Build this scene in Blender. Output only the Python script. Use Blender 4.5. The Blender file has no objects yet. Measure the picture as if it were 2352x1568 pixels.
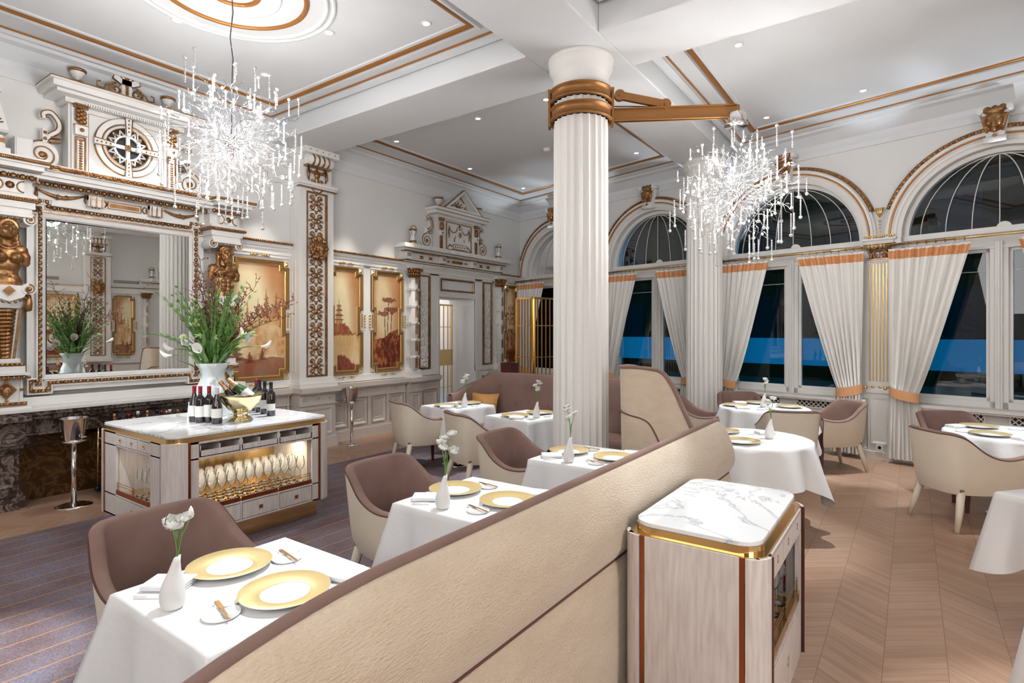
import bpy, math, random
from mathutils import Vector, Matrix, noise
R=math.radians; PI=math.pi
S=bpy.context.scene
COL=S.collection
# ---------------- camera, world, exposure ----------------
H=1.65; YAW=35.27
cam=bpy.data.cameras.new('camera'); cam.sensor_width=36; cam.lens=36*1298/2352
cam.shift_y=-22/2352; cam.clip_start=.05
co=bpy.data.objects.new('camera',cam); COL.objects.link(co)
co.location=(0,0,H); co.rotation_euler=(R(90),0,R(YAW)); S.camera=co
S.view_settings.view_transform='Standard'; S.view_settings.look='None'
S.view_settings.exposure=1.36; S.view_settings.gamma=1; S.view_settings.use_curve_mapping=False
wd=bpy.data.worlds.new('dusk'); S.world=wd; wd.use_nodes=True
wd.node_tree.nodes['Background'].inputs[0].default_value=(.002,.30,.62,1)
wd.node_tree.nodes['Background'].inputs[1].default_value=1.9
S.cycles.max_bounces=5; S.cycles.diffuse_bounces=3; S.cycles.glossy_bounces=3; S.cycles.transparent_max_bounces=14
S.cycles.use_adaptive_sampling=True; S.cycles.adaptive_threshold=.035; S.cycles.adaptive_min_samples=16
S.cycles.transmission_bounces=6; S.cycles.sample_clamp_indirect=6; S.cycles.caustics_reflective=False; S.cycles.caustics_refractive=False
S.cycles.use_denoising=True
def lamp(name,kind,loc,power,color=(1,.9,.8),aim=None,**k):
    l=bpy.data.lights.new(name,kind); l.energy=power; l.color=color
    for a,b in k.items(): setattr(l,a,b)
    o=bpy.data.objects.new(name,l); COL.objects.link(o); o.location=loc
    if aim is not None:
        o.rotation_euler=(Vector(aim)-Vector(loc)).to_track_quat('-Z','Y').to_euler()
    return o
WARM=(1,.93,.85); COOL=(.9,.96,1)
# added area lamps out of view that brighten the whole room
lamp('fill_light','AREA',(-1.0,-2.2,3.1),46,(1,.98,.95),aim=(-2.2,3.5,1.2),shape='RECTANGLE',size=6,size_y=2)
lamp('fill_light','AREA',(3.2,1.0,3.1),40,(1,.98,.95),aim=(-1.5,4.0,1.4),shape='RECTANGLE',size=1,size_y=4)
# ---------------- materials ----------------
def nt(name):
    m=bpy.data.materials.new(name); m.use_nodes=True
    n=m.node_tree; return m,n,n.nodes['Principled BSDF']
def mat(name,col,rough=.5,metal=0,bump=None,var=None,spec=.5,sheen=0,emit=None,coat=0,stretch=None):
    m,n,b=nt(name)
    b.inputs['Base Color'].default_value=(*col,1); b.inputs['Roughness'].default_value=rough
    b.inputs['Metallic'].default_value=metal; b.inputs['Specular IOR Level'].default_value=spec
    b.inputs['Sheen Weight'].default_value=sheen; b.inputs['Coat Weight'].default_value=coat
    if sheen: b.inputs['Sheen Roughness'].default_value=.4; b.inputs['Sheen Tint'].default_value=(*[min(1,c*1.8+.1) for c in col],1)
    if emit: b.inputs['Emission Color'].default_value=(*emit[0],1); b.inputs['Emission Strength'].default_value=emit[1]
    L=n.links
    if bump or var:
        tc=n.nodes.new('ShaderNodeTexCoord'); mp=n.nodes.new('ShaderNodeMapping'); L.new(tc.outputs['Object'],mp.inputs[0])
        if stretch: mp.inputs['Scale'].default_value=stretch
    if bump:
        t=n.nodes.new('ShaderNodeTexNoise'); t.inputs['Scale'].default_value=bump[0]; t.inputs['Detail'].default_value=3
        L.new(mp.outputs[0],t.inputs['Vector'])
        bp=n.nodes.new('ShaderNodeBump'); bp.inputs['Strength'].default_value=bump[1]; bp.inputs['Distance'].default_value=bump[2] if len(bump)>2 else .01
        L.new(t.outputs[0],bp.inputs['Height']); L.new(bp.outputs[0],b.inputs['Normal'])
    if var:
        t=n.nodes.new('ShaderNodeTexNoise'); t.inputs['Scale'].default_value=var[0]; t.inputs['Detail'].default_value=5
        L.new(mp.outputs[0],t.inputs['Vector'])
        r=n.nodes.new('ShaderNodeValToRGB'); r.color_ramp.elements[0].position=.3; r.color_ramp.elements[1].position=.7
        r.color_ramp.elements[0].color=(*var[1],1); r.color_ramp.elements[1].color=(*col,1)
        L.new(t.outputs[0],r.inputs[0]); L.new(r.outputs[0],b.inputs['Base Color'])
    return m
def glassmat(name,col=(1,1,1),ior=1.45,rough=.0,tint=(1,1,1),gloss=1.0):
    m=bpy.data.materials.new(name); m.use_nodes=True; n=m.node_tree; n.nodes.clear()
    o=n.nodes.new('ShaderNodeOutputMaterial'); mx=n.nodes.new('ShaderNodeMixShader'); t=n.nodes.new('ShaderNodeBsdfTransparent')
    g=n.nodes.new('ShaderNodeBsdfGlossy'); f=n.nodes.new('ShaderNodeFresnel'); f.inputs[0].default_value=ior
    t.inputs[0].default_value=(*tint,1); g.inputs['Color'].default_value=(*[c*gloss for c in col],1); g.inputs['Roughness'].default_value=rough
    n.links.new(f.outputs[0],mx.inputs[0]); n.links.new(t.outputs[0],mx.inputs[1]); n.links.new(g.outputs[0],mx.inputs[2]); n.links.new(mx.outputs[0],o.inputs[0])
    return m
def ramp(n,pts):
    r=n.nodes.new('ShaderNodeValToRGB'); e=r.color_ramp.elements
    e[0].position,e[0].color=pts[0][0],(*pts[0][1],1); e[1].position,e[1].color=pts[-1][0],(*pts[-1][1],1)
    for p,c in pts[1:-1]:
        x=e.new(p); x.color=(*c,1)
    return r
def marble(name,base,vein,scale,sharp,rough=.15,mid=None,dist=6):
    m,n,b=nt(name); L=n.links
    tc=n.nodes.new('ShaderNodeTexCoord')
    w=n.nodes.new('ShaderNodeTexNoise'); w.inputs['Scale'].default_value=scale; w.inputs['Detail'].default_value=9; w.inputs['Roughness'].default_value=.6; w.inputs['Distortion'].default_value=dist*.35
    L.new(tc.outputs['Object'],w.inputs['Vector'])
    a=n.nodes.new('ShaderNodeMath'); a.operation='SUBTRACT'; a.inputs[1].default_value=.5; L.new(w.outputs[0],a.inputs[0])
    c=n.nodes.new('ShaderNodeMath'); c.operation='ABSOLUTE'; L.new(a.outputs[0],c.inputs[0])
    r=ramp(n,[(0,vein),(sharp,mid or tuple((x+y)/2 for x,y in zip(base,vein))),(sharp*3.2,base)])
    L.new(c.outputs[0],r.inputs[0]); L.new(r.outputs[0],b.inputs['Base Color']); b.inputs['Roughness'].default_value=rough
    return m
M={}
M['plaster']=mat('plaster',(.80,.79,.77),.75,bump=(40,.04,.003))
M['ceil']=mat('ceiling_paint',(.77,.785,.80),.8,bump=(3,.05,.01))
M['white']=mat('white_paint',(.84,.82,.79),.42,bump=(90,.03,.002))
M['greige']=mat('greige_paint',(.66,.60,.55),.5,bump=(90,.03,.002))
M['gold']=mat('gold_paint',(.46,.26,.11),.34,.8,bump=(120,.3,.003),var=(12,(.24,.10,.035)))
M['goldl']=mat('gold_leaf',(.80,.52,.20),.3,.85,bump=(60,.2,.003))
M['framegold']=mat('antique_frame_gold',(.46,.28,.11),.34,.8,bump=(60,.2,.003))
M['goldline']=mat('gold_line_paint',(.45,.19,.045),.4,.45)
M['bronze']=mat('bronze_metal',(.33,.15,.045),.42,.55,bump=(60,.1,.002))
M['brass']=mat('polished_brass',(.83,.58,.27),.14,1.0)
M['copper']=mat('copper_strip',(.42,.13,.05),.25,.9)
M['chrome']=mat('chrome',(.85,.83,.82),.08,1.0)
M['silver']=mat('bright_silver_wire',(.46,.46,.48),.2,1.0)
M['cream']=mat('cream_leather',(.80,.71,.58),.5,bump=(160,.12,.002),var=(3,(.74,.64,.51)))
M['mauve']=mat('mauve_velvet',(.285,.18,.15),.85,sheen=.5,bump=(260,.35,.003),var=(5,(.22,.135,.11)))
M['mauved']=mat('dark_mauve_velvet',(.165,.075,.065),.9,sheen=.4,bump=(260,.35,.003))  # darker mauve of the front legs, seams and buttons
M['piping']=mat('brown_piping',(.09,.035,.02),.5)
M['boucle']=mat('beige_boucle',(.75,.61,.465),.8,sheen=.8,bump=(110,.7,.010),var=(8,(.67,.53,.395)),stretch=(1,.5,1.6))
M['linen']=mat('white_linen',(.80,.79,.79),.7,bump=(9,.25,.02))
M['china']=mat('white_china',(.87,.87,.86),.16)
M['platerim']=mat('gold_glaze',(.80,.60,.27),.3,.35)
M['knife']=mat('gold_knife',(.7,.38,.14),.25,.9)
M['ceramic']=mat('matt_white_ceramic',(.84,.82,.80),.45)
M['leaf']=mat('green_leaf',(.24,.44,.12),.4,var=(12,(.12,.27,.06)))
M['leafl']=mat('pale_green_bud',(.42,.55,.2),.5)
M['petal']=mat('white_petal',(.9,.89,.84),.55)
M['twig']=mat('dark_twig',(.10,.045,.03),.8)
M['twigleaf']=mat('russet_twig_leaf',(.28,.10,.05),.6)
M['opal']=mat('opaline_glass',(.78,.86,.87),.12,coat=.6)
M['whitewash']=mat('whitewashed_oak',(.76,.70,.67),.4,var=(9,(.60,.53,.50)),stretch=(7,7,.7),bump=(30,.08,.002))
M['brown']=mat('brown_inlay',(.10,.035,.02),.3)
M['silk']=mat('orange_silk',(.72,.32,.13),.35,sheen=.5,bump=(18,.4,.02))
M['tie']=mat('orange_tieback',(.74,.38,.18),.6)
M['curtain']=mat('ivory_curtain',(.89,.87,.83),.8,sheen=.2)
M['pillow']=mat('amber_satin',(.50,.24,.06),.35,sheen=.6,bump=(9,.7,.03))
M['bottle']=mat('dark_bottle_glass',(.012,.006,.008),.05,coat=1)
M['bottlegreen']=mat('green_bottle_glass',(.02,.10,.02),.05,coat=1)
M['redcap']=mat('red_capsule',(.40,.02,.03),.35,.3)
M['blackcap']=mat('black_capsule',(.015,.015,.03),.35,.3)
M['whitecap']=mat('white_capsule',(.75,.72,.7),.4)
M['goldfoil']=mat('copper_foil',(.62,.36,.20),.35,.8,bump=(80,.6,.01))
M['paper']=mat('paper_label',(.80,.79,.75),.8)
M['black']=mat('black_void',(.012,.01,.01),.6)
M['vase_water']=M['ceramic']
M['blackm']=mat('black_metal',(.03,.03,.03),.4,.5)
M['whisky']=mat('amber_spirit',(.30,.10,.02),.1,coat=.8)
M['marble']=marble('white_veined_marble',(.86,.86,.86),(.48,.50,.55),1.5,.007,.08,dist=4)
M['marbled']=marble('dark_veined_marble',(.055,.035,.03),(.30,.24,.21),5,.03,.2)
M['marbleb']=marble('brown_marble',(.060,.025,.008),(.16,.085,.03),3.2,.02,.18)
M['mirror']=mat('mirror_silver',(.80,.81,.79),.01,1.0)
M['glass']=glassmat('clear_glass',ior=1.5,tint=(.97,.98,.98))
M['winglass']=glassmat('window_glass',ior=1.52,tint=(.9,.93,.97))
def crystalmat(name,tr,col=(1,1,1)):
    m=bpy.data.materials.new(name); m.use_nodes=True; n=m.node_tree; n.nodes.clear(); N=n.nodes.new
    o=N('ShaderNodeOutputMaterial'); a=N('ShaderNodeMixShader'); b=N('ShaderNodeMixShader'); t=N('ShaderNodeBsdfTransparent'); g=N('ShaderNodeBsdfGlossy'); f=N('ShaderNodeFresnel'); d=N('ShaderNodeBsdfTranslucent')
    e=N('ShaderNodeBsdfDiffuse'); e.inputs[0].default_value=(*col,1); h=N('ShaderNodeMixShader'); h.inputs[0].default_value=.5; n.links.new(d.outputs[0],h.inputs[1]); n.links.new(e.outputs[0],h.inputs[2]); f.inputs[0].default_value=1.9; g.inputs['Roughness'].default_value=.03; d.inputs[0].default_value=(*col,1); b.inputs[0].default_value=tr
    L=n.links; L.new(t.outputs[0],b.inputs[1]); L.new(h.outputs[0],b.inputs[2]); L.new(f.outputs[0],a.inputs[0]); L.new(b.outputs[0],a.inputs[1]); L.new(g.outputs[0],a.inputs[2]); L.new(a.outputs[0],o.inputs[0]); return m
M['crystal']=crystalmat('crystal',.82)
M['bulb']=mat('lit_bulb',(1,1,1),.3,emit=((1,.98,.96),420))
M['led']=mat('lit_downlight',(1,1,1),.3,emit=((.85,.93,1),14))
M['film']=None
M['winegl']=crystalmat('wine_glass_crystal',.16); M['winegl'].node_tree.nodes['Fresnel'].inputs[0].default_value=1.22
def film():
    m=bpy.data.materials.new('blue_window_film'); m.use_nodes=True; n=m.node_tree; n.nodes.clear()
    o=n.nodes.new('ShaderNodeOutputMaterial'); mx=n.nodes.new('ShaderNodeMixShader'); t=n.nodes.new('ShaderNodeBsdfTranslucent'); d=n.nodes.new('ShaderNodeBsdfDiffuse')
    t.inputs[0].default_value=(.30,.95,1,1); d.inputs[0].default_value=(.01,.10,.32,1); mx.inputs[0].default_value=.35
    n.links.new(t.outputs[0],mx.inputs[1]); n.links.new(d.outputs[0],mx.inputs[2]); n.links.new(mx.outputs[0],o.inputs[0]); return m
M['film']=film()
def math_(n,op,a,b=None,c=None):
    x=n.nodes.new('ShaderNodeMath'); x.operation=op
    for i,v in enumerate((a,b,c)):
        if v is None: continue
        if isinstance(v,(int,float)): x.inputs[i].default_value=v
        else: n.links.new(v,x.inputs[i])
    return x.outputs[0]
def woodfloor():
    m,n,b=nt('chevron_oak'); L=n.links
    g=n.nodes.new('ShaderNodeNewGeometry'); sp=n.nodes.new('ShaderNodeSeparateXYZ'); L.new(g.outputs['Position'],sp.inputs[0])
    X,Y=sp.outputs[0],sp.outputs[1]; Wd=.262
    u=math_(n,'DIVIDE',math_(n,'ADD',X,20.03),Wd); ci=math_(n,'FLOOR',u); fu=math_(n,'SUBTRACT',u,ci)
    par=math_(n,'MODULO',ci,2.0)
    sl=math_(n,'MULTIPLY_ADD',par,2.0,-1.0)                      # +-1
    yy=math_(n,'ADD',Y,math_(n,'MULTIPLY',math_(n,'MULTIPLY',sl,math_(n,'SUBTRACT',fu,.5)),Wd*.75))
    v=math_(n,'DIVIDE',math_(n,'ADD',yy,20.0),.12); pi=math_(n,'FLOOR',v); fv=math_(n,'SUBTRACT',v,pi)
    cx=n.nodes.new('ShaderNodeCombineXYZ'); L.new(ci,cx.inputs[0]); L.new(pi,cx.inputs[1])
    wn=n.nodes.new('ShaderNodeTexWhiteNoise'); wn.noise_dimensions='3D'; L.new(cx.outputs[0],wn.inputs[0])
    # grain along the plank
    c2=n.nodes.new('ShaderNodeCombineXYZ')
    L.new(math_(n,'MULTIPLY',X,2.2),c2.inputs[0]); L.new(math_(n,'MULTIPLY',yy,26.0),c2.inputs[1]); L.new(math_(n,'MULTIPLY',wn.outputs[0],30.0),c2.inputs[2])
    t=n.nodes.new('ShaderNodeTexNoise'); t.inputs['Scale'].default_value=1.0; t.inputs['Detail'].default_value=6; t.inputs['Distortion'].default_value=.6; L.new(c2.outputs[0],t.inputs[0])
    mixv=math_(n,'ADD',math_(n,'MULTIPLY',t.outputs[0],.8),math_(n,'MULTIPLY',wn.outputs[0],.17))
    r=ramp(n,[(.28,(.38,.225,.145)),(.5,(.46,.285,.19)),(.72,(.53,.34,.235))]); L.new(mixv,r.inputs[0])
    e=math_(n,'MULTIPLY',math_(n,'GREATER_THAN',fv,.025),math_(n,'GREATER_THAN',fu,.012))
    mx=n.nodes.new('ShaderNodeMixRGB'); mx.inputs[1].default_value=(.25,.13,.08,1); L.new(e,mx.inputs[0]); L.new(r.outputs[0],mx.inputs[2])
    L.new(mx.outputs[0],b.inputs['Base Color']); b.inputs['Roughness'].default_value=.38
    return m
M['floor']=woodfloor()
def carpet():
    m,n,b=nt('purple_striped_carpet'); L=n.links
    g=n.nodes.new('ShaderNodeNewGeometry'); sp=n.nodes.new('ShaderNodeSeparateXYZ'); L.new(g.outputs['Position'],sp.inputs[0])
    t=n.nodes.new('ShaderNodeTexNoise'); t.inputs['Scale'].default_value=2.6; t.inputs['Detail'].default_value=6; L.new(g.outputs['Position'],t.inputs[0])
    r=ramp(n,[(.3,(.17,.11,.115)),(.5,(.20,.155,.175)),(.7,(.21,.195,.255))]); L.new(t.outputs[0],r.inputs[0])
    t2=n.nodes.new('ShaderNodeTexNoise'); t2.inputs['Scale'].default_value=110; t2.inputs['Detail'].default_value=2; L.new(g.outputs['Position'],t2.inputs[0])
    m2=n.nodes.new('ShaderNodeMixRGB'); m2.blend_type='MULTIPLY'; m2.inputs[0].default_value=.6; L.new(r.outputs[0],m2.inputs[1])
    r2=ramp(n,[(.35,(.5,.5,.5)),(.65,(1.25,1.25,1.25))]); L.new(t2.outputs[0],r2.inputs[0]); L.new(r2.outputs[0],m2.inputs[2])
    u=math_(n,'FRACT',math_(n,'DIVIDE',math_(n,'ADD',sp.outputs[0],20.0),.19))
    ln=math_(n,'LESS_THAN',u,.045)
    mx=n.nodes.new('ShaderNodeMixRGB'); L.new(ln,mx.inputs[0]); L.new(m2.outputs[0],mx.inputs[1]); mx.inputs[2].default_value=(.55,.26,.09,1)
    L.new(mx.outputs[0],b.inputs['Base Color']); b.inputs['Roughness'].default_value=.95
    bp=n.nodes.new('ShaderNodeBump'); bp.inputs['Strength'].default_value=.6; bp.inputs['Distance'].default_value=.005; L.new(t2.outputs[0],bp.inputs['Height']); L.new(bp.outputs[0],b.inputs['Normal'])
    return m
M['carpet']=carpet()
def vcolmat():
    m,n,b=nt('painted_canvas'); a=n.nodes.new('ShaderNodeVertexColor'); a.layer_name='paint'
    n.links.new(a.outputs[0],b.inputs['Base Color']); b.inputs['Roughness'].default_value=.55; return m
M['canvas']=vcolmat()
# ---------------- mesh building ----------------
class MB:
    def __init__(s): s.v=[];s.f=[];s.sm=[]
    def add(s,vs,fs,smooth=False):
        k=len(s.v); s.v+=[tuple(v) for v in vs]; s.f+=[tuple(i+k for i in f) for f in fs]; s.sm+=[smooth]*len(fs)
        return s
    def box(s,a,b):
        x0,y0,z0=[min(a[i],b[i]) for i in range(3)]; x1,y1,z1=[max(a[i],b[i]) for i in range(3)]
        return s.add([(x0,y0,z0),(x1,y0,z0),(x1,y1,z0),(x0,y1,z0),(x0,y0,z1),(x1,y0,z1),(x1,y1,z1),(x0,y1,z1)],
          [(0,3,2,1),(4,5,6,7),(0,1,5,4),(1,2,6,5),(2,3,7,6),(3,0,4,7)])
    def wb(s,x0,x1,z0,z1,d0,d1): return s.box((x0,-d0,z0),(x1,-d1,z1))   # wall-frame box, d = outward depth
    def lathe(s,prof,n=24,c=(0,0,0),sx=1,sy=1,smooth=True,a0=0,a1=2*PI,cap=True):
        full=abs(a1-a0-2*PI)<1e-6; m=n if full else n+1; vs=[];fs=[]
        for r,z in prof:
            for i in range(m):
                a=a0+(a1-a0)*i/n; vs.append((c[0]+r*sx*math.cos(a),c[1]+r*sy*math.sin(a),c[2]+z))
        for j in range(len(prof)-1):
            for i in range(n):
                i2=(i+1)%m
                fs.append((j*m+i,j*m+i2,(j+1)*m+i2,(j+1)*m+i))
        s.add(vs,fs,smooth)
        if full and cap:
            k=len(s.v)-len(vs)
            if prof[0][0]>1e-5: s.f.append(tuple(k+i for i in range(m-1,-1,-1))); s.sm.append(False)
            if prof[-1][0]>1e-5: s.f.append(tuple(k+(len(prof)-1)*m+i for i in range(m))); s.sm.append(False)
        return s
    def ball(s,c,r,n=8,m=6,sc=(1,1,1)):
        vs=[];fs=[]
        for j in range(1,m):
            t=PI*j/m
            for i in range(n):
                a=2*PI*i/n; vs.append((c[0]+r*sc[0]*math.sin(t)*math.cos(a),c[1]+r*sc[1]*math.sin(t)*math.sin(a),c[2]+r*sc[2]*math.cos(t)))
        T=len(vs); vs.append((c[0],c[1],c[2]+r*sc[2])); B=T+1; vs.append((c[0],c[1],c[2]-r*sc[2]))
        for i in range(n):
            i2=(i+1)%n
            fs.append((T,i,i2)); fs.append((B,(m-2)*n+i2,(m-2)*n+i))
            for j in range(m-2): fs.append((j*n+i,(j+1)*n+i,(j+1)*n+i2,j*n+i2))
        return s.add(vs,fs,True)
    def tube(s,pts,r,n=6,closed=False,flat=1.0):
        pts=[Vector(p) for p in pts]; N=len(pts); rr=r if isinstance(r,(list,tuple)) else [r]*N
        vs=[];fs=[]; up=None
        for i in range(N):
            if closed: t=pts[(i+1)%N]-pts[i-1]
            else: t=pts[min(i+1,N-1)]-pts[max(i-1,0)]
            if t.length<1e-9: t=Vector((0,0,1))
            t.normalize()
            if up is None:
                up=Vector((0,0,1)) if abs(t.z)<.9 else Vector((1,0,0))
            up=(up-t*up.dot(t));
            if up.length<1e-6: up=t.orthogonal()
            up.normalize(); b=t.cross(up)
            for k in range(n):
                a=2*PI*k/n; vs.append(pts[i]+up*math.cos(a)*rr[i]*flat+b*math.sin(a)*rr[i])
        for i in range(N if closed else N-1):
            j=(i+1)%N
            for k in range(n):
                k2=(k+1)%n; fs.append((i*n+k,i*n+k2,j*n+k2,j*n+k))
        if not closed: fs.append(tuple(range(n-1,-1,-1))); fs.append(tuple((N-1)*n+k for k in range(n)))
        return s.add(vs,fs,True)
    def slab(s,poly,d0,d1):     # polygon (x,z) in a wall frame between depths
        n=len(poly); vs=[(x,-d0,z) for x,z in poly]+[(x,-d1,z) for x,z in poly]
        ar=sum(poly[i][0]*poly[(i+1)%n][1]-poly[(i+1)%n][0]*poly[i][1] for i in range(n))
        fr=tuple(n+i for i in range(n)); 
        fs=[fr,tuple(reversed(range(n)))]+[(i,(i+1)%n,n+(i+1)%n,n+i) for i in range(n)]
        if ar<0: fs=[tuple(reversed(f)) for f in fs]
        return s.add(vs,fs)
    def plate(s,poly,z0,z1,smooth=False):    # polygon (x,y) between heights
        n=len(poly); vs=[(x,y,z0) for x,y in poly]+[(x,y,z1) for x,y in poly]
        fs=[tuple(n+i for i in range(n)),tuple(reversed(range(n)))]+[(i,(i+1)%n,n+(i+1)%n,n+i) for i in range(n)]
        return s.add(vs,fs,smooth)
    def sweep(s,path,prof,closed=True,fn=None,smooth=False):
        # path 2D, prof [(offset to the left, depth)], fn(a,b,d)->xyz ; default wall frame
        fn=fn or (lambda a,b,d:(a,-d,b)); N=len(path); P=[Vector(p) for p in path]; vs=[];fs=[]; K=len(prof)
        for i in range(N):
            a=P[i]-P[i-1] if (closed or i>0) else P[1]-P[0]
            b=P[(i+1)%N]-P[i] if (closed or i<N-1) else P[-1]-P[-2]
            a.normalize(); b.normalize(); n1=Vector((-a.y,a.x)); n2=Vector((-b.y,b.x))
            m=(n1+n2)/max(.15,1+n1.dot(n2))
            for o,d in prof:
                q=P[i]+m*o; vs.append(fn(q.x,q.y,d))
        for i in range(N if closed else N-1):
            j=(i+1)%N
            for k in range(K-1): fs.append((i*K+k,j*K+k,j*K+k+1,i*K+k+1))
        if not closed:
            fs.append(tuple(range(K))); fs.append(tuple((N-1)*K+k for k in reversed(range(K))))
        return s.add(vs,fs,smooth)
    def grid(s,fn,nu,nv,cu=False,smooth=True):
        vs=[fn(i/nu,j/nv) for j in range(nv+1) for i in range(nu if cu else nu+1)]; w=nu if cu else nu+1; fs=[]
        for j in range(nv):
            for i in range(nu):
                i2=(i+1)%w if cu else i+1
                fs.append((j*w+i,j*w+i2,(j+1)*w+i2,(j+1)*w+i))
        return s.add(vs,fs,smooth)
    def merge(s,o,fn=None):
        k=len(s.v); s.v+=[tuple(fn(Vector(v))) if fn else v for v in o.v]; s.f+=[tuple(i+k for i in f) for f in o.f]; s.sm+=o.sm; return s
def mesh_of(name,mb,m):
    me=bpy.data.meshes.new(name); me.from_pydata(mb.v,[],mb.f)
    me.polygons.foreach_set('use_smooth',mb.sm); me.materials.append(M[m] if isinstance(m,str) else m); me.update(); return me
def part(name,mb,m,parent=None,bevel=0,loc=None,rot=None,label=None):
    me=mesh_of(name,mb,m); o=bpy.data.objects.new(name,me); COL.objects.link(o)
    if parent: o.parent=parent
    if loc: o.location=loc
    if rot: o.rotation_euler=rot
    if bevel:
        b=o.modifiers.new('bevel','BEVEL'); b.width=bevel; b.segments=2; b.limit_method='ANGLE'; b.angle_limit=R(40)
    if label: o['label']=label
    return o
def thing(name,label,cat,loc=(0,0,0),rz=0,group=None):
    o=bpy.data.objects.new(name,None); COL.objects.link(o); o.empty_display_size=.1
    o.location=loc; o.rotation_euler=(0,0,rz); o['label']=label; o['category']=cat
    if group: o['group']=group
    return o
def tag(o,label,cat,group=None,loc=None,rz=None):
    o['label']=label; o['category']=cat
    if group: o['group']=group
    if loc: o.location=loc
    if rz is not None: o.rotation_euler=(0,0,rz)
    return o
def struct(o): o['kind']='structure'; return o
def sroot(name,loc=(0,0,0),rz=0):
    o=bpy.data.objects.new(name,None); COL.objects.link(o); o.location=loc; o.rotation_euler=(0,0,rz); o['kind']='structure'; return o
def dup(root,loc,rz=None,label=None,group=None):
    def cp(o,par):
        c=o.copy(); COL.objects.link(c)
        if par: c.parent=par
        for ch in kids.get(o.name,[]): cp(ch,c)
        return c
    kids={}
    for o in root.children_recursive: kids.setdefault(o.parent.name,[]).append(o)
    r=cp(root,None); r.location=loc
    if rz is not None: r.rotation_euler=(0,0,rz)
    if label: r['label']=label
    if group: r['group']=group
    return r
def remesh(o,vox,sm=2):
    r=o.modifiers.new('remesh','REMESH'); r.mode='VOXEL'; r.voxel_size=vox; r.use_smooth_shade=True
    if sm: s=o.modifiers.new('smooth','SMOOTH'); s.iterations=sm; s.factor=.5
def arc(cx,cz,r,a0,a1,n): return [(cx+r*math.cos(R(a0+(a1-a0)*i/n)),cz+r*math.sin(R(a0+(a1-a0)*i/n))) for i in range(n+1)]
def rrect(x0,y0,x1,y1,r,n=6):
    p=[]
    for cx,cy,a in ((x1-r,y0+r,-90),(x1-r,y1-r,0),(x0+r,y1-r,90),(x0+r,y0+r,180)): p+=arc(cx,cy,r,a,a+90,n)
    return p
def spiral(cx,cz,r0,turns,a0,n=26,shrink=.12,dirn=1):
    return [(cx+(r0*(1-(1-shrink)*i/n))*math.cos(a0+dirn*turns*2*PI*i/n),cz+(r0*(1-(1-shrink)*i/n))*math.sin(a0+dirn*turns*2*PI*i/n)) for i in range(n+1)]
def line2tube(mb,pts,d,r,n=5,flat=1): mb.tube([(x,-d,z) for x,z in pts],r,n)
def along(path,step,closed=False):
    P=[Vector(p) for p in path]+([Vector(path[0])] if closed else []); out=[]
    for a,b in zip(P,P[1:]):
        L=(b-a).length; k=max(1,round(L/step)); out+=[(a+(b-a)*((i+.5)/k)) for i in range(k)]
    return out
LW=R(90); LX=-7.1       # left wall frame
WA=math.atan(.2326); WR=-WA; WC=Vector((-7.127,10.337,0)); WD=Vector((math.cos(WA),-math.sin(WA),0)); WN=Vector((-math.sin(WA),-math.cos(WA),0))
def wp(s_,z=0,off=0): v=WC+WD*s_+WN*off; return (v.x,v.y,z)
rnd=random.Random(7)
# ================= room shell =================
ZC=4.45; ZB=4.2
mb=MB(); mb.add([(-7.1,-3.6,0),(4.0,-3.6,0),(4.0,9.7,0),(2.0,9.7,0),(2.0,8.3,0),(-7.1,10.5,0)],[(0,1,2,3,4,5)]); mb.add([(-9.4,7.2,0),(-7.1,7.2,0),(-7.1,9.2,0),(-9.4,9.2,0)],[(0,1,2,3)])
struct(part('floor',mb,'floor'))
mb=MB().box((-5.87,-3.0,0.001),(-1.0,6.75,.012))
tag(part('carpet',mb,'carpet'),'purple-grey carpet with thin orange stripes laid on the oak floor beside the long banquette','carpet')
mb=MB(); mb.add([(-7.2,-3.6,ZC),(6.2,-3.6,ZC),(6.2,9.8,ZC),(-7.2,10.9,ZC)],[(3,2,1,0)]); mb.add([(-7.2,-3.6,ZC+.1),(6.2,-3.6,ZC+.1),(6.2,9.8,ZC+.1),(-7.2,10.9,ZC+.1)],[(0,1,2,3)])
struct(part('ceiling',mb,'ceil'))
# beams
def slant(x,off=0): return 10.115-.2326*(x+6.95)+.23-off/math.cos(WA)
XB=[(-2.92,-2.18),(2.2,2.9)]; YB=[(-.18,.57),(4.35,5.10)]; mb=MB()
for a,b in XB: mb.plate([(a,-3.6),(b,-3.6),(b,slant(b)),(a,slant(a))],ZB,ZC)
for a,b in YB:
    for x0,x1 in ((-7.1,-2.92),(-2.18,2.2),(2.9,3.9)): mb.box((x0,a,ZB),(x1,b,ZC))
struct(part('trim_1',mb,'ceil',bevel=.012))['label']='white ceiling beams'
fnc=lambda a,b,d:(a,b,ZC-d)
def bay(path_thick,path_thin,k):
    r=sroot('trim_%d'%k)
    r['label']='gilded ceiling mouldings'
    half=[(-.028,0),(-.024,.014),(-.012,.024),(.0,.028),(.012,.024),(.024,.014),(.028,0)]
    part('gold_moulding',MB().sweep(path_thick,half,True,fnc,True),'goldline',r)
    thin=[(-.010,0),(-.010,.012),(.010,.012),(.010,0)]
    part('gold_line',MB().sweep(path_thin,thin,True,fnc),'goldline',r)
    st=[(-.14,0),(-.14,.012),(-.06,.012),(-.06,.035),(-.035,.035),(-.035,0)]
    part('white_moulding',MB().sweep(path_thick,st,True,fnc).sweep(path_thick,[(.04,0),(.04,.01),(.075,.01),(.085,0)],True,fnc).sweep(path_thin,[(-.1,0),(-.1,.04),(-.03,.03),(-.03,0)],True,fnc),'ceil',r)
    return r
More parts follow.
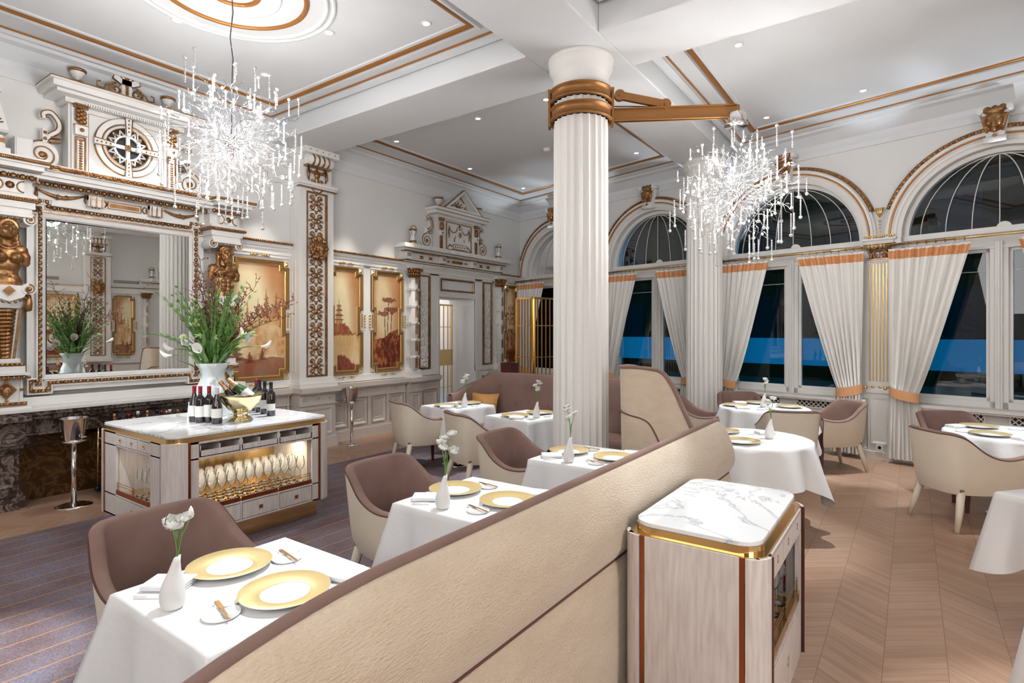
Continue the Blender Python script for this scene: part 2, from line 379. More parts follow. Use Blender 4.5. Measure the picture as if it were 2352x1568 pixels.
def quad(x0,y0,x1,y1=None,g=0): 
    if y1 is None: return [(x0,y0),(x1,y0),(x1,slant(x1,g)),(x0,slant(x0,g))]
    return [(x0,y0),(x1,y0),(x1,y1),(x0,y1)]
bay(quad(-6.4,.98,-3.27,3.99),quad(-6.8,.76,-3.05,4.19),2)
bay(quad(-6.4,5.5,-3.21,None,.78),quad(-6.8,5.27,-3.04,None,.38),3)
bay(quad(-1.8,5.46,1.85,None,.78),quad(-2.03,5.25,2.05,None,.38),4)
bay(quad(-1.8,1.0,1.85,3.95),quad(-2.03,.76,2.05,4.18),5)
# medallion rings
r=sroot('trim_6'); r['label']='round ceiling medallion with gilded rings'
def circ(cx,cy,rad,n=64): return [(cx+rad*math.cos(2*PI*i/n),cy+rad*math.sin(2*PI*i/n)) for i in range(n)]
CX1,CY1=-4.55,2.46
h2=[(-.022,0),(-.018,.014),(0,.024),(.018,.014),(.022,0)]
part('gold_ring',MB().sweep(circ(CX1,CY1,.575),h2,True,fnc,True),'goldline',r)
part('inner_gold_ring',MB().sweep(circ(CX1,CY1,.2),h2,True,fnc,True),'goldline',r)
mb=MB()
for q in (.74,.80,.36): mb.sweep(circ(CX1,CY1,q),[(-.02,0),(-.016,.016),(0,.022),(.016,.016),(.02,0)],True,fnc,True)
part('white_ring',mb,'ceil',r)
# wall cornice
cor=[(0,.36),(.02,.36),(.03,.30),(.045,.26),(.05,.2),(.09,.16),(.16,.09),(.22,.07),(.23,.04),(.27,.04),(.28,0)]
e=wp(9.6); pth=[(e[0],e[1]),(WC.x,WC.y),(LX,-3.6)]
struct(part('trim_7',MB().sweep([(e[0],e[1]),(-7.1,10.33),(-7.1,-3.6)],cor,False,fnc),'ceil'))['label']='white plaster cornice'
# ---- left wall ----
D0,D1,DZ=7.70,8.74,2.30
mb=MB()
mb.box((LX,-3.6,0),(LX-.66,D0,4.5)).box((LX,D1,0),(LX-.66,10.62,4.5)).box((LX,D0,DZ),(LX-.66,D1,4.5))
struct(part('wall_left',mb,'plaster'))
mb=MB().box((-9.4,7.0,0),(-9.5,9.5,3)).box((-9.4,7.0,0),(-7.76,7.1,3)).box((-9.4,9.3,0),(-7.76,9.4,3)).box((-9.4,7.0,2.6),(-7.76,9.4,2.7))
struct(part('wall_passage',mb,'plaster'))
lamp('passage_light','POINT',(-8.7,8.3,2.3),9,(1,.92,.86),shadow_soft_size=.1)
# ---- window wall ----
WCS=[1.19,3.507,5.825,8.142]; HB=1.159
mb=MB(); OR=.93; SP=2.85
for c in WCS:
    mb.wb(c-HB,c-OR,0,SP,0,-.32).wb(c+OR,c+HB,0,SP,0,-.32).wb(c-OR,c+OR,0,.76,0,-.32)
    mb.slab([(c-HB,SP)]+[(c-OR,SP)]+arc(c,SP,OR,180,0,28)[1:-1]+[(c+OR,SP),(c+HB,SP),(c+HB,4.5),(c-HB,4.5)],-.32,0)
mb.wb(9.301,9.75,0,4.5,0,-.32)
w=struct(part('wall_back',mb,'plaster')); w.location=WC; w.rotation_euler=(0,0,WR)
# window units
def window(k,c):
    r=sroot('window_%d'%k,wp(c),WR)
    r['label']='tall arched window %s'%['nearest the room corner','behind the front column','in the middle of the wall','at the right edge of the photo'][k-1]
    g=-.15; fr=MB()
    # lower frame, mullion, transom
    for a,b in ((-.93,-.87),(.87,.93)): fr.wb(a,b,.76,SP,g+.04,g-.05)
    fr.wb(-.93,.93,.76,.84,g+.05,g-.05).wb(-.93,.93,2.62,SP,g+.03,g-.05).wb(-.93,.93,2.62,2.66,g+.06,g).wb(-.93,.93,2.80,2.87,g+.08,g)
    part('frame',fr,'white',r,.004)
    mu=MB().wb(-.085,.085,.76,2.66,g+.05,g-.05).wb(-.035,.035,.76,2.7,g+.075,g+.05).wb(-.012,.012,.76,2.7,g+.09,g+.07)
    part('mullion',mu,'white',r,.004)
    for a,b in ((-.87,-.085),(.085,.87)):
        p=part('pane',MB().wb(a,b,.84,2.62,g,g-.008),'winglass',r)
        part('film_band',MB().wb(a,b,1.168,1.558,g-.009,g-.010),'film',r)
        s2=MB().wb(a,a+.035,.84,2.62,g+.02,g-.02).wb(b-.035,b,.84,2.62,g+.02,g-.02).wb(a,b,.84,.875,g+.02,g-.02).wb(a,b,2.585,2.62,g+.02,g-.02).wb(a,b,2.36,2.366,g+.006,g)
        part('sash',s2,'white',r)
    # fanlight
    gl=MB().slab(arc(0,SP,.9,0,180,32),g,g-.006); part('fanlight_pane',gl,'winglass',r)
    fb=MB()
    for a in (-.78,-.52,-.26,0,.26,.52,.78):
        fb.tube([(a*math.sin(PI/2*t/12)*.98,-g-.006,SP+.87*math.cos(PI/2*t/12)) for t in range(13)],.006,4)
    fb.sweep(arc(0,SP,.93,0,180,32),[(0,g-.04),(0,g+.05),(.05,g+.05),(.05,g-.04)],False)
    fb.slab(arc(.04,SP+.01,.07,0,180,12),g+.02,g+.01)
    part('fanlight_bars',fb,'white',r)
    # archivolt (white rings stepping)
    A=arc(0,SP,1,0,180,40); S_=lambda q:arc(0,SP,q,0,180,40)
    av=MB().sweep(S_(.93),[(0,-.02),(0,.02),(-.03,.03),(-.05,.03),(-.05,.045),(-.085,.05),(-.085,.06),(-.12,.06),(-.13,.075),(-.16,.075),(-.16,0)],False)
    av.sweep(S_(1.09),[(0,0),(0,.05),(-.015,.06),(-.03,.05),(-.03,0)],False)
    for sx in (-1,1): av.wb(sx*.93,sx*1.15,2.62,SP,.0,.045).wb(sx*.93,sx*1.04,.77,2.62,0,.03)
    part('archivolt',av,'white',r)
    part('brown_line',MB().sweep(S_(1.045),[(.008,.0),(.008,.085),(-.008,.085),(-.008,0)],False),'goldline',r)
    eg=MB(); a0=math.degrees(math.asin(.37/1.13)); rr=1.125
    eg.sweep(arc(0,SP,rr,a0,180-a0,48),[(.028,0),(.03,.05),(.0,.075),(-.028,.05),(-.03,0)],False,smooth=True)
    for i in range(46):
        a=R(a0+1+(178-2*a0)*i/45); eg.ball((rr*math.cos(a),-.072,SP+rr*math.sin(a)),.02,6,4)
    part('gilded_egg_moulding',eg,'gold',r)
    # sill
    si=MB().wb(-1.03,1.03,.725,.765,-.1,.17).wb(-1.02,1.02,.70,.725,0,.14)
    for i in range(40): si.wb(-1+i*.05,-1+i*.05+.025,.705,.722,.14,.15)
    part('sill',si,'white',r,.003)
for k,c in enumerate(WCS): window(k+1,c)
# radiator grilles below the sills
def grille(s0,w_,lab):
    t=thing('radiator_grille',lab,'grille',wp(s0+w_/2,.6,.002),WR,'lattice grilles under the windows')
    part('back_panel',MB().wb(-w_/2,w_/2,0,.13,.001,.006),'black',t)  # black sheet painted in for the dark openings behind the lattice
    la=MB().wb(-w_/2-.02,w_/2+.02,-.02,0,0,.02).wb(-w_/2-.02,w_/2+.02,.13,.15,0,.02).wb(-w_/2-.02,-w_/2,0,.13,0,.02).wb(w_/2,w_/2+.02,0,.13,0,.02)
    st=.062; n=int(w_/st)+3
    for i in range(-2,n):
        for sg in (1,-1):
            x0=-w_/2+i*st; x1=x0+.13
            pts=[(x0,0),(x1,.13)] if sg>0 else [(x0,.13),(x1,0)]
            (ax,az),(bx,bz)=pts; 
            lo,hi=-w_/2,w_/2
            if bx<=lo or ax>=hi: continue
            if ax<lo: t_=(lo-ax)/(bx-ax); az=az+(bz-az)*t_; ax=lo
            if bx>hi: t_=(hi-ax)/(bx-ax); bz=az+(bz-az)*t_; bx=hi
            if abs(bx-ax)<.01: continue
            la.slab([(ax,az-.008),(bx,bz-.008),(bx,bz+.008),(ax,az+.008)],.006,.016 if sg>0 else .014)
    part('lattice',la,'white',t)
for k,c in enumerate(WCS):
    if k in (0,): continue
    nm=['','behind the front column','under the middle window','under the window at the right edge'][k]
    grille(c-.74,.62,'white lattice grille over black, left of the pair '+nm); grille(c+.12,.62,'white lattice grille over black, right of the pair '+nm)
# dado panels of the window wall and base board
mb=MB().wb(0,9.6,0,.1,0,.04).wb(0,9.6,.1,.13,0,.025)
o=struct(part('baseboard_back',mb,'white',bevel=.004)); o.location=WC; o.rotation_euler=(0,0,WR)
# ---- right wall (seen in the mirror) and the rest of the shell ----
RX=3.9; RWR=R(-90); e=wp(9.55)
mb=MB().box((RX,-3.6,0),(RX+.2,9.8,4.5)); struct(part('wall_right',mb,'plaster'))
mb=MB().box((-7.2,-3.6,0),(RX,-3.8,4.5)).box((e[0],e[1]-.1,0),(e[0]-.2,9.8,4.5)).box((e[0]-.2,9.6,0),(RX,9.8,4.5)); struct(part('wall_front',mb,'plaster'))
# the street outside: dark houses opposite and the pavement
M['darkpane']=mat('dark_street_pane',(.004,.004,.005),.9,spec=0)
fo=thing('street_facade','dark house front across the street, seen faintly through the window panes','building',wp(5,0,-16),WR)
fb=MB().wb(-28,28,-1,13,0,-2); part('wall',fb,mat('dark_brick',(.008,.003,.001),.95,spec=0),fo)
for i in range(-7,8):
    for j in range(4):
        part('window',MB().wb(i*3.4-.6,i*3.4+.6,1+j*3.4,3.1+j*3.4,.0,.03),'darkpane',fo)
mb=MB().add([wp(-25,-.3,-.4),wp(35,-.3,-.4),wp(35,-.3,-18),wp(-25,-.3,-18)],[(0,1,2,3)])
tag(part('pavement',mb,mat('asphalt',(.02,.015,.012),.9,spec=0)),'dark pavement of the street outside the windows','street')
# ================= columns =================
CR=.262
def column(x,y,lab,label):
    t=thing('fluted_column',label,'column',(x,y,0),0)
    mb=MB(); n=24; seg=n*6; ring=[]
    for i in range(seg):
        a=2*PI*i/seg; ph=(i%6)/6
        r=CR-(.018 if 0<i%6 and i%6 in(2,3,4) else (.010 if i%6 in (1,5) else 0)); ring.append((r*math.cos(a),r*math.sin(a)))
    vs=[(px,py,.35) for px,py in ring]+[(px*.97,py*.97,3.98) for px,py in ring]
    mb.add(vs,[(i,(i+1)%seg,seg+(i+1)%seg,seg+i) for i in range(seg)],False)
    part('shaft',mb,'white',t)
    part('capital',MB().lathe([(CR*.955,3.9),(CR*.985,3.97),(CR*.985,4.03),(CR*1.03,4.05),(CR*1.1,4.08),(CR*1.13,4.1),(CR*1.13,4.16),(CR*1.17,4.165),(CR*1.17,4.2)],56),'white',t)
    part('base',MB().lathe([(CR*1.22,0),(CR*1.22,.1),(CR*1.16,.11),(CR*1.2,.16),(CR*1.15,.21),(CR*1.04,.23),(CR*1.06,.27),(CR*1.0,.3),(CR*1.0,.36)],48),'white',t)
    return t
C1=(-2.55,4.73); C2=(-2.55,8.62)
column(*C1,'','tall white fluted column carrying the bronze clamps and bracket arm')
column(*C2,'','white fluted column further back, standing against the window wall')
column(-2.55,.2,'','') if False else None
# bronze clamps and arm
ARM=Vector((-1.32,5.44)); dv=Vector((ARM.x-C1[0],ARM.y-C1[1])); az=math.atan2(dv.y,dv.x); AL=dv.length
t=thing('bracket_arm','bronze bracket arm clamped round the front column, reaching out to carry the chandelier','bracket',(C1[0],C1[1],3.6),az)
for z0 in (.02,.19):
    mb=MB().lathe([(CR,z0),(CR+.035,z0),(CR+.035,z0+.012),(CR+.018,z0+.014),(CR+.018,z0+.098),(CR+.035,z0+.10),(CR+.035,z0+.112),(CR,z0+.112),(CR,z0)],56)
    part('clamp_band',mb,'bronze',t)
for s in (0,PI):
    mb=MB(); c_=math.cos(s)
    mb.box((c_*(CR+.02),-.05,-.02),(c_*(CR+.045),.05,.33)); part('clamp_plate',mb,'bronze',t,.004)
mb=MB().box((CR+.045,-.012,.02),(AL+.03,.012,.14)).box((CR+.045,-.035,.128),(AL,.035,.14)).box((CR+.045,-.03,.02),(AL,.03,.03))
part('main_beam',mb,'bronze',t,.003)
a=Vector((CR+.10,0,.265)); b=Vector((CR+.10+.42,0,.165)); d=(b-a).normalized(); u=Vector((-d.z,0,d.x))*.035
mb=MB(); poly=[a-u,b-u,b+u,a+u]
mb.add([(p.x,-.02,p.z) for p in poly]+[(p.x,.02,p.z) for p in poly],[(0,1,2,3),(7,6,5,4),(0,4,5,1),(1,5,6,2),(2,6,7,3),(3,7,4,0)])
for q in (a,b): mb.merge(MB().lathe([(.05,-.025),(.05,.025)],20),lambda v,q=q:(v.x+q.x,v.z,v.y+q.z)); mb.merge(MB().lathe([(.015,-.045),(.015,.045)],10),lambda v,q=q:(v.x+q.x,v.z,v.y+q.z))
part('stay_bar',mb,'bronze',t)
part('wire',MB().tube([(CR+.03,.01,.17),(CR+.2,.01,.165),(CR+.5,.01,.15),(AL*.8,.01,.148),(AL-.02,.01,.15),(AL+.02,.01,.11),(AL+.02,.01,-.02)],.005,5),'blackm',t)
# ================= chandeliers =================
def strand_mesh(k):
    mb=MB(); n=(5,8,11)[k]; z=0
    mb.tube([(0,0,0),(0,0,-n*.0155-.02)],.0009,3)
    for i in range(n): mb.ball((0,0,-.012-i*.0155),.0076,6,5)
    mb.ball((0,0,-.012-n*.0155-.008),.0155,9,7)
    return mesh_of('crystal_strand',mb,'crystal')
ST=[strand_mesh(k) for k in range(3)]
def branch_mesh(k):
    q=random.Random(50+k); mb=MB(); pts=[]; 
    for i in range(15):
        u=i/14; amp=.022*min(1,u*3)
        pts.append((.06+.94*u, amp*math.sin(u*19+k*2)+q.uniform(-.006,.006), amp*math.cos(u*16+k)+q.uniform(-.006,.006)))
    mb.tube(pts,[.0022]*14+[.002],4)
    for i in (5,8,11):
        p=Vector(pts[i]); e=p+Vector((.10,q.uniform(-.09,.09),q.uniform(-.05,.09))); m=(p+e)/2+Vector((0,.015,.015)); mb.tube([p,m,e],.0017,3)
        mb.tube([e,e+Vector((.03,.02,-.03))],.0017,3)
    return mesh_of('wire_branch',mb,'silver'),[Vector(p) for p in pts]
BR=[branch_mesh(k) for k in range(4)]
BULB=mesh_of('bulb',MB().ball((0,0,0),.0065,8,6,(1,1,1.4)),'bulb')
def chandelier(name,label,loc,rad,seed,hang):
    q=random.Random(seed); t=thing('crystal_chandelier',label,'chandelier',loc,0,None)
    mb=MB()
    for i in range(90):
        z=1-2*(i+.5)/90; a=i*2.399963; r=math.sqrt(1-z*z); mb.ball((.062*r*math.cos(a),.062*r*math.sin(a),.062*z),.012,6,4)
    mb.ball((0,0,0),.062,14,10); part('hub',mb,'chrome',t)
    n=92
    for i in range(n):
        z=1-2*(i+.5)/n; a=i*2.399963+q.uniform(-.2,.2); r=math.sqrt(max(0,1-z*z))
        d=Vector((r*math.cos(a),r*math.sin(a),z)); k=q.randrange(4); L=rad*q.uniform(.72,1.0)*(1-.13*abs(z))
        me,pts=BR[k]; o=bpy.data.objects.new('branch',me); COL.objects.link(o); o.parent=t
        Q=d.to_track_quat('X','Z'); o.rotation_mode='QUATERNION'; o.rotation_quaternion=Q; o.scale=(L,1,1)
        tip=Q@Vector((pts[-1].x*L,pts[-1].y,pts[-1].z))
        if i%2==0 or q.random()<.1:
            u=q.choice((10,11,12)); bp=Q@Vector((pts[u].x*L,pts[u].y,pts[u].z))
            b=bpy.data.objects.new('bulb',BULB); COL.objects.link(b); b.parent=t; b.location=bp+Vector((0,0,.012))
        s=bpy.data.objects.new('crystal_strand',ST[q.choice((0,1,1,2)) if z>.2 else q.choice((1,2,2))]); COL.objects.link(s); s.parent=t; s.location=tip
        if z>.35 and q.random()<.5: s.rotation_euler=(PI,0,0)
    if hang=='cord':
        H0=ZC-loc[2]
        part('cord',MB().tube([(0,0,.05),(.005,0,.5),(.02,0,H0*.55),(-.025,.0,H0*.7),(.02,0,H0*.85),(0,0,H0)],.004,5),'blackm',t)
        part('steel_cable',MB().tube([(0,0,.05),(0,0,H0)],.0015,4),'chrome',t)
        part('ceiling_rose',MB().lathe([(.07,H0-.03),(.07,H0)],24),'chrome',t)
    else:
        part('canopy',MB().lathe([(.085,.59),(.088,.60),(.088,.69),(.08,.70),(.0,.70)],32).lathe([(.0,.585),(.105,.585),(.105,.6),(.0,.6)],32),'chrome',t)
        part('steel_cable',MB().tube([(0,0,.05),(0,0,.59)],.002,4).tube([(-.03,0,.7),(0,0,.77)],.002,4),'chrome',t)
    l=lamp('chandelier_light','POINT',loc,0,(1,.965,.93),shadow_soft_size=.12)
    return t,l
CH1=(-4.56,2.46,3.20); CH2=(-1.32,5.44,2.96)
t,l=chandelier('a','spiky crystal chandelier with lit bulbs hanging on a cord from the round ceiling medallion','',0,0,'') if False else chandelier('a','spiky crystal chandelier hanging on a cord below the round ceiling medallion',CH1,.66,11,'cord')
l.location=(CH1[0],CH1[1],CH1[2]-.0); l.data.energy=1.5
t,l=chandelier('b','spiky crystal chandelier hanging from the bronze arm of the front column',CH2,.64,23,'arm'); l.data.energy=1.5
# ================= downlights =================
DL=[(-5.39,2.41),(-4.45,3.33),(-3.6,3.74),(-5.75,3.47),(-6.18,5.8),(-4.65,5.8),(-6.19,7.5),(-3.6,5.8),(-6.18,9.12),(-3.52,8.35),(-1.38,5.78),(-.46,7.71),(-1.55,7.95),(1.2,6.2)]
dl=thing('recessed_downlight','small round recessed ceiling downlight with a pale ring','downlight',(DL[0][0],DL[0][1],ZC),0,'recessed ceiling downlights')
part('ring',MB().lathe([(.030,-.001),(.034,-.006),(.05,-.004),(.052,0)],24),'white',dl)
part('lens',MB().lathe([(0,-.003),(.031,-.002)],20),'led',dl)
for x,y in DL[1:]: dup(dl,(x,y,ZC))
t=thing('smoke_detector','round white smoke detector on the ceiling behind the front column','detector',(-4.55,7.35,ZC))
part('body',MB().lathe([(.0,-.045),(.035,-.045),(.05,-.03),(.055,0)],24),'white',t)
def spot(loc,aim,p,ang,blend=.5,col=COOL,soft=.03): return lamp('downlight_beam','SPOT',loc,p,col,aim=aim,spot_size=R(ang),spot_blend=blend,shadow_soft_size=soft)
for ty in (1.135,2.43,3.70): spot((-1.9,ty+1.5,4.15),(-1.86,ty,.74),210,22,.9)
spot((-1.3,4.0,4.15),(-.72,2.5,.88),150,26,.9)              # side cabinet
spot((-4.6,4.2,4.15),(-4.85,2.75,.88),260,26,.8)             # island
spot((-4.3,.75,4.15),(-5.15,2.2,.88),170,20,.8)
spot((-4.2,6.2,4.4),(-4.6,5.34,.74),190,26,.8); spot((-3.2,6.2,4.4),(-3.39,5.12,.74),190,26,.8)
spot((-.6,6.0,4.4),(-1.1,5.12,.74),220,28,.7); spot((-.9,7.9,4.4),(-1.46,7.35,.74),210,30,.7); spot((-.2,8.0,4.4),(-.55,7.95,.4),200,26,.5)
spot((1.2,6.4,4.4),(.8,6.7,.74),200,30,.7); spot((1.2,4.5,4.4),(.9,4.25,.74),180,28,.7)
spot((-3.3,1.6,4.4),(-3.75,.65,0),420,18,.7); spot((.9,3.2,4.4),(.75,2.9,0),260,26,.6)
for y in (4.2,5.6,6.45,9.9): spot((-6.2,y,4.42),(-7.05,y,1.9),75,34,.8,(1,.93,.82))
spot((-6.3,3.0,4.42),(-7.0,2.6,2.4),38,60,.9)
# ================= ornament helpers (wall frame: x along, z up, d outward) =================
def eggs(mb,path,step,r,d,closed=False,sq=.8):
    for i,p in enumerate(along(path,step,closed)):
        if i%2==0: mb.ball((p.x,-d,p.y),r,6,5,(1,sq,1))
        else: mb.ball((p.x,-d,p.y),r*.62,5,4,(.55,sq,1.5))
def strip(mb,path,w,d0,d1,closed=False):
    mb.sweep(path,[(w/2,d0),(w/2*.8,(d0+d1)/2),(0,d1),(-w/2*.8,(d0+d1)/2),(-w/2,d0)],closed,smooth=False)
def curl(mb,pts,d,r,r1=None,n=5):
    r1=r if r1 is None else r1; N=len(pts); mb.tube([(x,-d,z) for x,z in pts],[r+(r1-r)*i/(N-1) for i in range(N)],n)
def swag(mb,x0,x1,z,drop,d,r=.012):
    n=12; pts=[(x0+(x1-x0)*i/n,z-drop*math.sin(PI*i/n)) for i in range(n+1)]
    mb.tube([(a,-d,b) for a,b in pts],[r*(.5+1.1*math.sin(PI*i/n)) for i in range(n+1)],6)
    q=random.Random(int(x0*1000))
    for i in range(9): mb.ball(((x0+x1)/2+q.uniform(-.045,.045),-d-.01,z-drop+q.uniform(-.018,.02)),.013,6,5)
    for x in (x0,x1):
        mb.ball((x,-d,z+.004),.010,6,5); mb.tube([(x,-d,z),(x,-d,z-.05),(x+.008,-d,z-.085)],[.006,.015,.003],6)
def crestlet(mb,x,z,w,d):
    for s in (-1,1):
        curl(mb,[(x+s*w*.1,z),(x+s*w*.25,z+.012),(x+s*w*.4,z)],d,.011,.010)
        mb.ball((x+s*w*.46,-d,z),.019,7,6,(1,.7,1)); mb.ball((x+s*w*.28,-d,z-.002),.017,7,6,(1,.7,1)); mb.ball((x+s*w*.16,-d,z+.003),.012,6,5)
    mb.ball((x,-d,z),.009,6,5)
def volute(wm,gm,cx,cz,r,d0,d1,sd=1,h=2.9):
    # big scroll bracket: spiral with a tail rising on the side away from the centre
    sp=spiral(cx,cz,r,1.9,R(90),44,.2,sd)
    wm.slab([(x,z) for x,z in arc(cx,cz,r,0,360,28)[:-1]],d0,d1)
    curl(gm,sp,d1+.004,.009,.007); gm.ball((cx,-d1,cz),r*.24,8,6,(1,.6,1))
    a=[(cx+sd*r*.1,cz+r*.98),(cx+sd*r*.45,cz+r*1.5),(cx+sd*r*.95,cz+r*2.0),(cx+sd*r*1.0,cz+r*2.6),(cx+sd*r*.55,cz+r*h),(cx+sd*r*.1,cz+r*(h-.15)),(cx+sd*r*.12,cz+r*(h-.5))]
    P=[Vector((p[0],p[1])) for p in a]; 
    fine=[]
    for i in range(len(P)-1):
        p0=P[max(0,i-1)];p1=P[i];p2=P[i+1];p3=P[min(len(P)-1,i+2)]
        for t in range(5):
            t/=5; fine.append(tuple(.5*((2*p1)+(p2-p0)*t+(2*p0-5*p1+4*p2-p3)*t*t+(3*p1-p0-3*p2+p3)*t**3)))
    fine.append(tuple(P[-1]))
    wd_=r*.30; wm.sweep(fine,[(wd_/2,d0),(wd_/2,d1),(-wd_/2,d1),(-wd_/2,d0)],False)
    for s in (1,-1): gm.sweep(fine,[(s*wd_/2+.006,d1),(s*wd_/2,d1+.012),(s*wd_/2-.006,d1)],False)
    wm.wb(cx+sd*r*.0,cx+sd*r*.3,cz+r*.9,cz+r*1.9,d0,d1+.01); gm.ball((cx+sd*r*.15,-d1-.01,cz+r*1.2),r*.13,7,5); gm.ball((cx+sd*r*.15,-d1-.01,cz+r*1.65),r*.13,7,5)
    for k in (0,1): gm.slab([(cx+sd*r*.5,cz+r*(1.1+.35*k)),(cx+sd*r*1.15,cz+r*(1.25+.3*k)),(cx+sd*r*1.15,cz+r*(1.15+.3*k)),(cx+sd*r*.5,cz+r*(1.0+.35*k))],d0,d1+.01)
def urn(wm,gm,x,z,s,d):
    k=lambda v:(v.x+x,v.y-d,v.z+z)
    wm.merge(MB().lathe([(.045*s,0),(.045*s,.03*s),(.018*s,.045*s),(.016*s,.06*s),(.04*s,.075*s),(.062*s,.12*s),(.066*s,.16*s),(.0,.165*s)],16),k)
    gm.merge(MB().lathe([(.066*s,.125*s),(.074*s,.135*s),(.074*s,.15*s),(.066*s,.155*s)],18).lathe([(.047*s,.02*s),(.052*s,.03*s),(.047*s,.04*s)],14),k)
def blobs(L):
    mb=MB()
    for c,r,sc in L: mb.ball(c,r,14,10,sc)
    return mb
def limb(mb,p,rs): mb.tube(p,rs,12); [mb.ball(q,r,12,8) for q,r in zip(p,rs)]
def mask(parent,x,z,d,s,kind='lion',name='mask'):
    # sculpted face, local units s = half height, faces outward (-y)
    m=MB(); F=lambda a,b,c:(x+a*s,-d-b*s,z+c*s)
    m.ball(F(0,.05,0),s,14,12,(.74,.45,.95)); m.ball(F(0,.3,-.02),s*.62,12,10,(1,.7,1.1))
    m.ball(F(0,.68,-.12),s*.16,10,8,(.9,1,1.7)); m.ball(F(0,.72,-.28),s*.17,10,8,(1.2,.8,.8))
    for k in (-1,1):
        m.ball(F(k*.28,.55,.18),s*.20,10,8,(1.2,.8,.55)); m.ball(F(k*.34,.5,-.22),s*.22,10,8); m.ball(F(k*.27,.60,.05),s*.10,8,6,(1.1,.7,.8))
        m.ball(F(k*.66,.1,.35),s*.2,8,6)
    m.ball(F(0,.62,-.5),s*.17,10,8,(1.5,.8,.5)); m.ball(F(0,.5,-.72),s*.22,10,8)
    if kind=='lion':
        q=random.Random(3)
        for i in range(26):
            a=2*PI*i/26; m.ball(F(math.cos(a)*.86*(1+.1*(i%2)),.12+.2*(i%3==0),math.sin(a)*1.0*(1+.1*(i%2))),s*.22,8,6,(1,.8,1.2))
    elif kind=='queen':
        for k in (-1,0,1): m.ball(F(k*.5,.2,.95),s*.3,8,6,(1,.6,1.1))
        m.ball(F(0,.25,.8),s*.6,10,8,(1.2,.5,.45))
        for k in (-1,1):
            for i in range(7): m.ball(F(k*(.82-.05*i),.25,.35-.2*i),s*.13,7,6)
    o=part(name,m,'gold',parent); remesh(o,s*.055,1); return o
# ================= rail, dado and skirting of the left wall =================
def lroot(name,label,cat,y,z=0,group=None): return thing(name,label,cat,(LX,y,z),LW,group)
t=sroot('trim_8',(LX,0,0),LW); t['label']='white panelling with gilded rail and dado'
PY0,PY1=4.66,5.22
wm=MB(); gm=MB()
# entablature rail between figure and corner
for a,b in ((3.75,PY0),(PY1,10.32)):
    wm.wb(a,b,2.70,2.84,0,.03).wb(a,b,2.80,2.85,.0,.055).wb(a,b,2.765,2.775,0,.045)
    gm.wb(a,b,2.845,2.875,0,.075)
    n=int((b-a)/.03)
    for i in range(n): gm.ball((a+(i+.5)*(b-a)/n,-.078,2.860),.017,5,4)
part('rail',wm,'white',t); part('gilded_rope',gm,'gold',t)
# framing strips (pilaster strips) between the paintings
sm=MB()
for a,b in ((3.70,3.76),(4.64,4.66),(5.22,5.27),(5.945,6.085),(6.82,6.86),(7.14,7.17),(7.45,7.70),(8.74,8.98),(9.31,9.36),(9.65,9.73)): sm.wb(a,b,.90,2.70,0,.02)
sm.wb(3.76,10.32,2.655,2.70,0,.02).wb(3.76,7.7,.88,.985,0,.03).wb(8.74,10.32,.88,.985,0,.03).wb(7.7,8.74,2.30,2.34,0,.02)
part('panel_strips',sm,'white',t,.004)
gm=MB().sweep([(7.74,2.41),(8.70,2.41),(8.70,2.64),(7.74,2.64)],[(0,.02),(0,.035),(.02,.035),(.03,.02)],True)
part('overdoor_frame',gm,'gold',t)
# dado
da=MB()
def dadorun(a,b,n,dd):
    da.wb(a,b,.80,.87,0,dd+.10).wb(a,b,.775,.80,0,dd+.07).wb(a,b,.65,.775,0,dd).wb(a,b,.63,.65,0,dd+.03).wb(a,b,.0,.14,0,dd+.03).wb(a,b,.14,.17,0,dd+.015).wb(a,b,.14,.65,0,dd-.012)
    w_=(b-a)/n
    for i in range(n+1):
        x=a+i*w_; x0=max(a,x-.035); x1=min(b,x+.035); da.wb(x0,x1,.17,.775,0,dd+.018)
    for i in range(n):
        x0=a+i*w_+.06; x1=a+(i+1)*w_-.06
        da.sweep([(x0,.21),(x1,.21),(x1,.60),(x0,.60)],[(0,dd-.012),(0,dd+.02),(.02,dd+.012),(.035,dd-.012)],True)
        da.sweep([(x0+.06,.27),(x1-.06,.27),(x1-.06,.54),(x0+.06,.54)],[(0,dd-.012),(.004,dd-.002),(.012,dd-.012)],True)
        xm=(x0+x1)/2; da.merge(MB().lathe([(.03,0),(.03,.006),(.022,.008),(.018,.003),(.0,.012)],14),lambda v:(v.x+xm,-dd-v.z,v.y+.715))
dadorun(3.95,4.62,2,.03); dadorun(5.27,6.82,4,.03); dadorun(7.20,7.66,1,.03); dadorun(9.0,9.35,1,.03); dadorun(9.68,10.3,2,.03)
for a,b in ((4.62,5.27),(6.82,7.20),(9.35,9.68)):      # projecting pedestals
    D=.24 if a<5 else .10
    da.wb(a,b,.80,.87,0,D+.10).wb(a+.02,b-.02,.775,.80,0,D+.06).wb(a+.03,b-.03,.64,.775,0,D).wb(a+.02,b-.02,.62,.64,0,D+.03).wb(a+.03,b-.03,.15,.62,0,D).wb(a,b,0,.15,0,D+.03)
    w_=b-a; k=3 if a<5 else 2
    for i in range(k):
        xm=a+w_*(i+.5)/k+(0 if k==3 else 0); 
        da.sweep([(xm,.665),(xm+.042,.708),(xm,.75),(xm-.042,.708)],[(0,D),(0,D+.012),(.012,D+.012),(.012,D)],True).ball((xm,-D,.708),.014,6,4)
    da.sweep([(a+.1,.20),(b-.1,.20),(b-.1,.57),(a+.1,.57)],[(0,D),(0,D+.02),(.02,D+.012),(.03,D)],True)
    xm=(a+b)/2; da.sweep([(xm,.26),(xm+.05,.385),(xm,.51),(xm-.05,.385)],[(0,D),(0,D+.012),(.012,D+.012),(.015,D)],True)
part('dado',da,'greige',t)
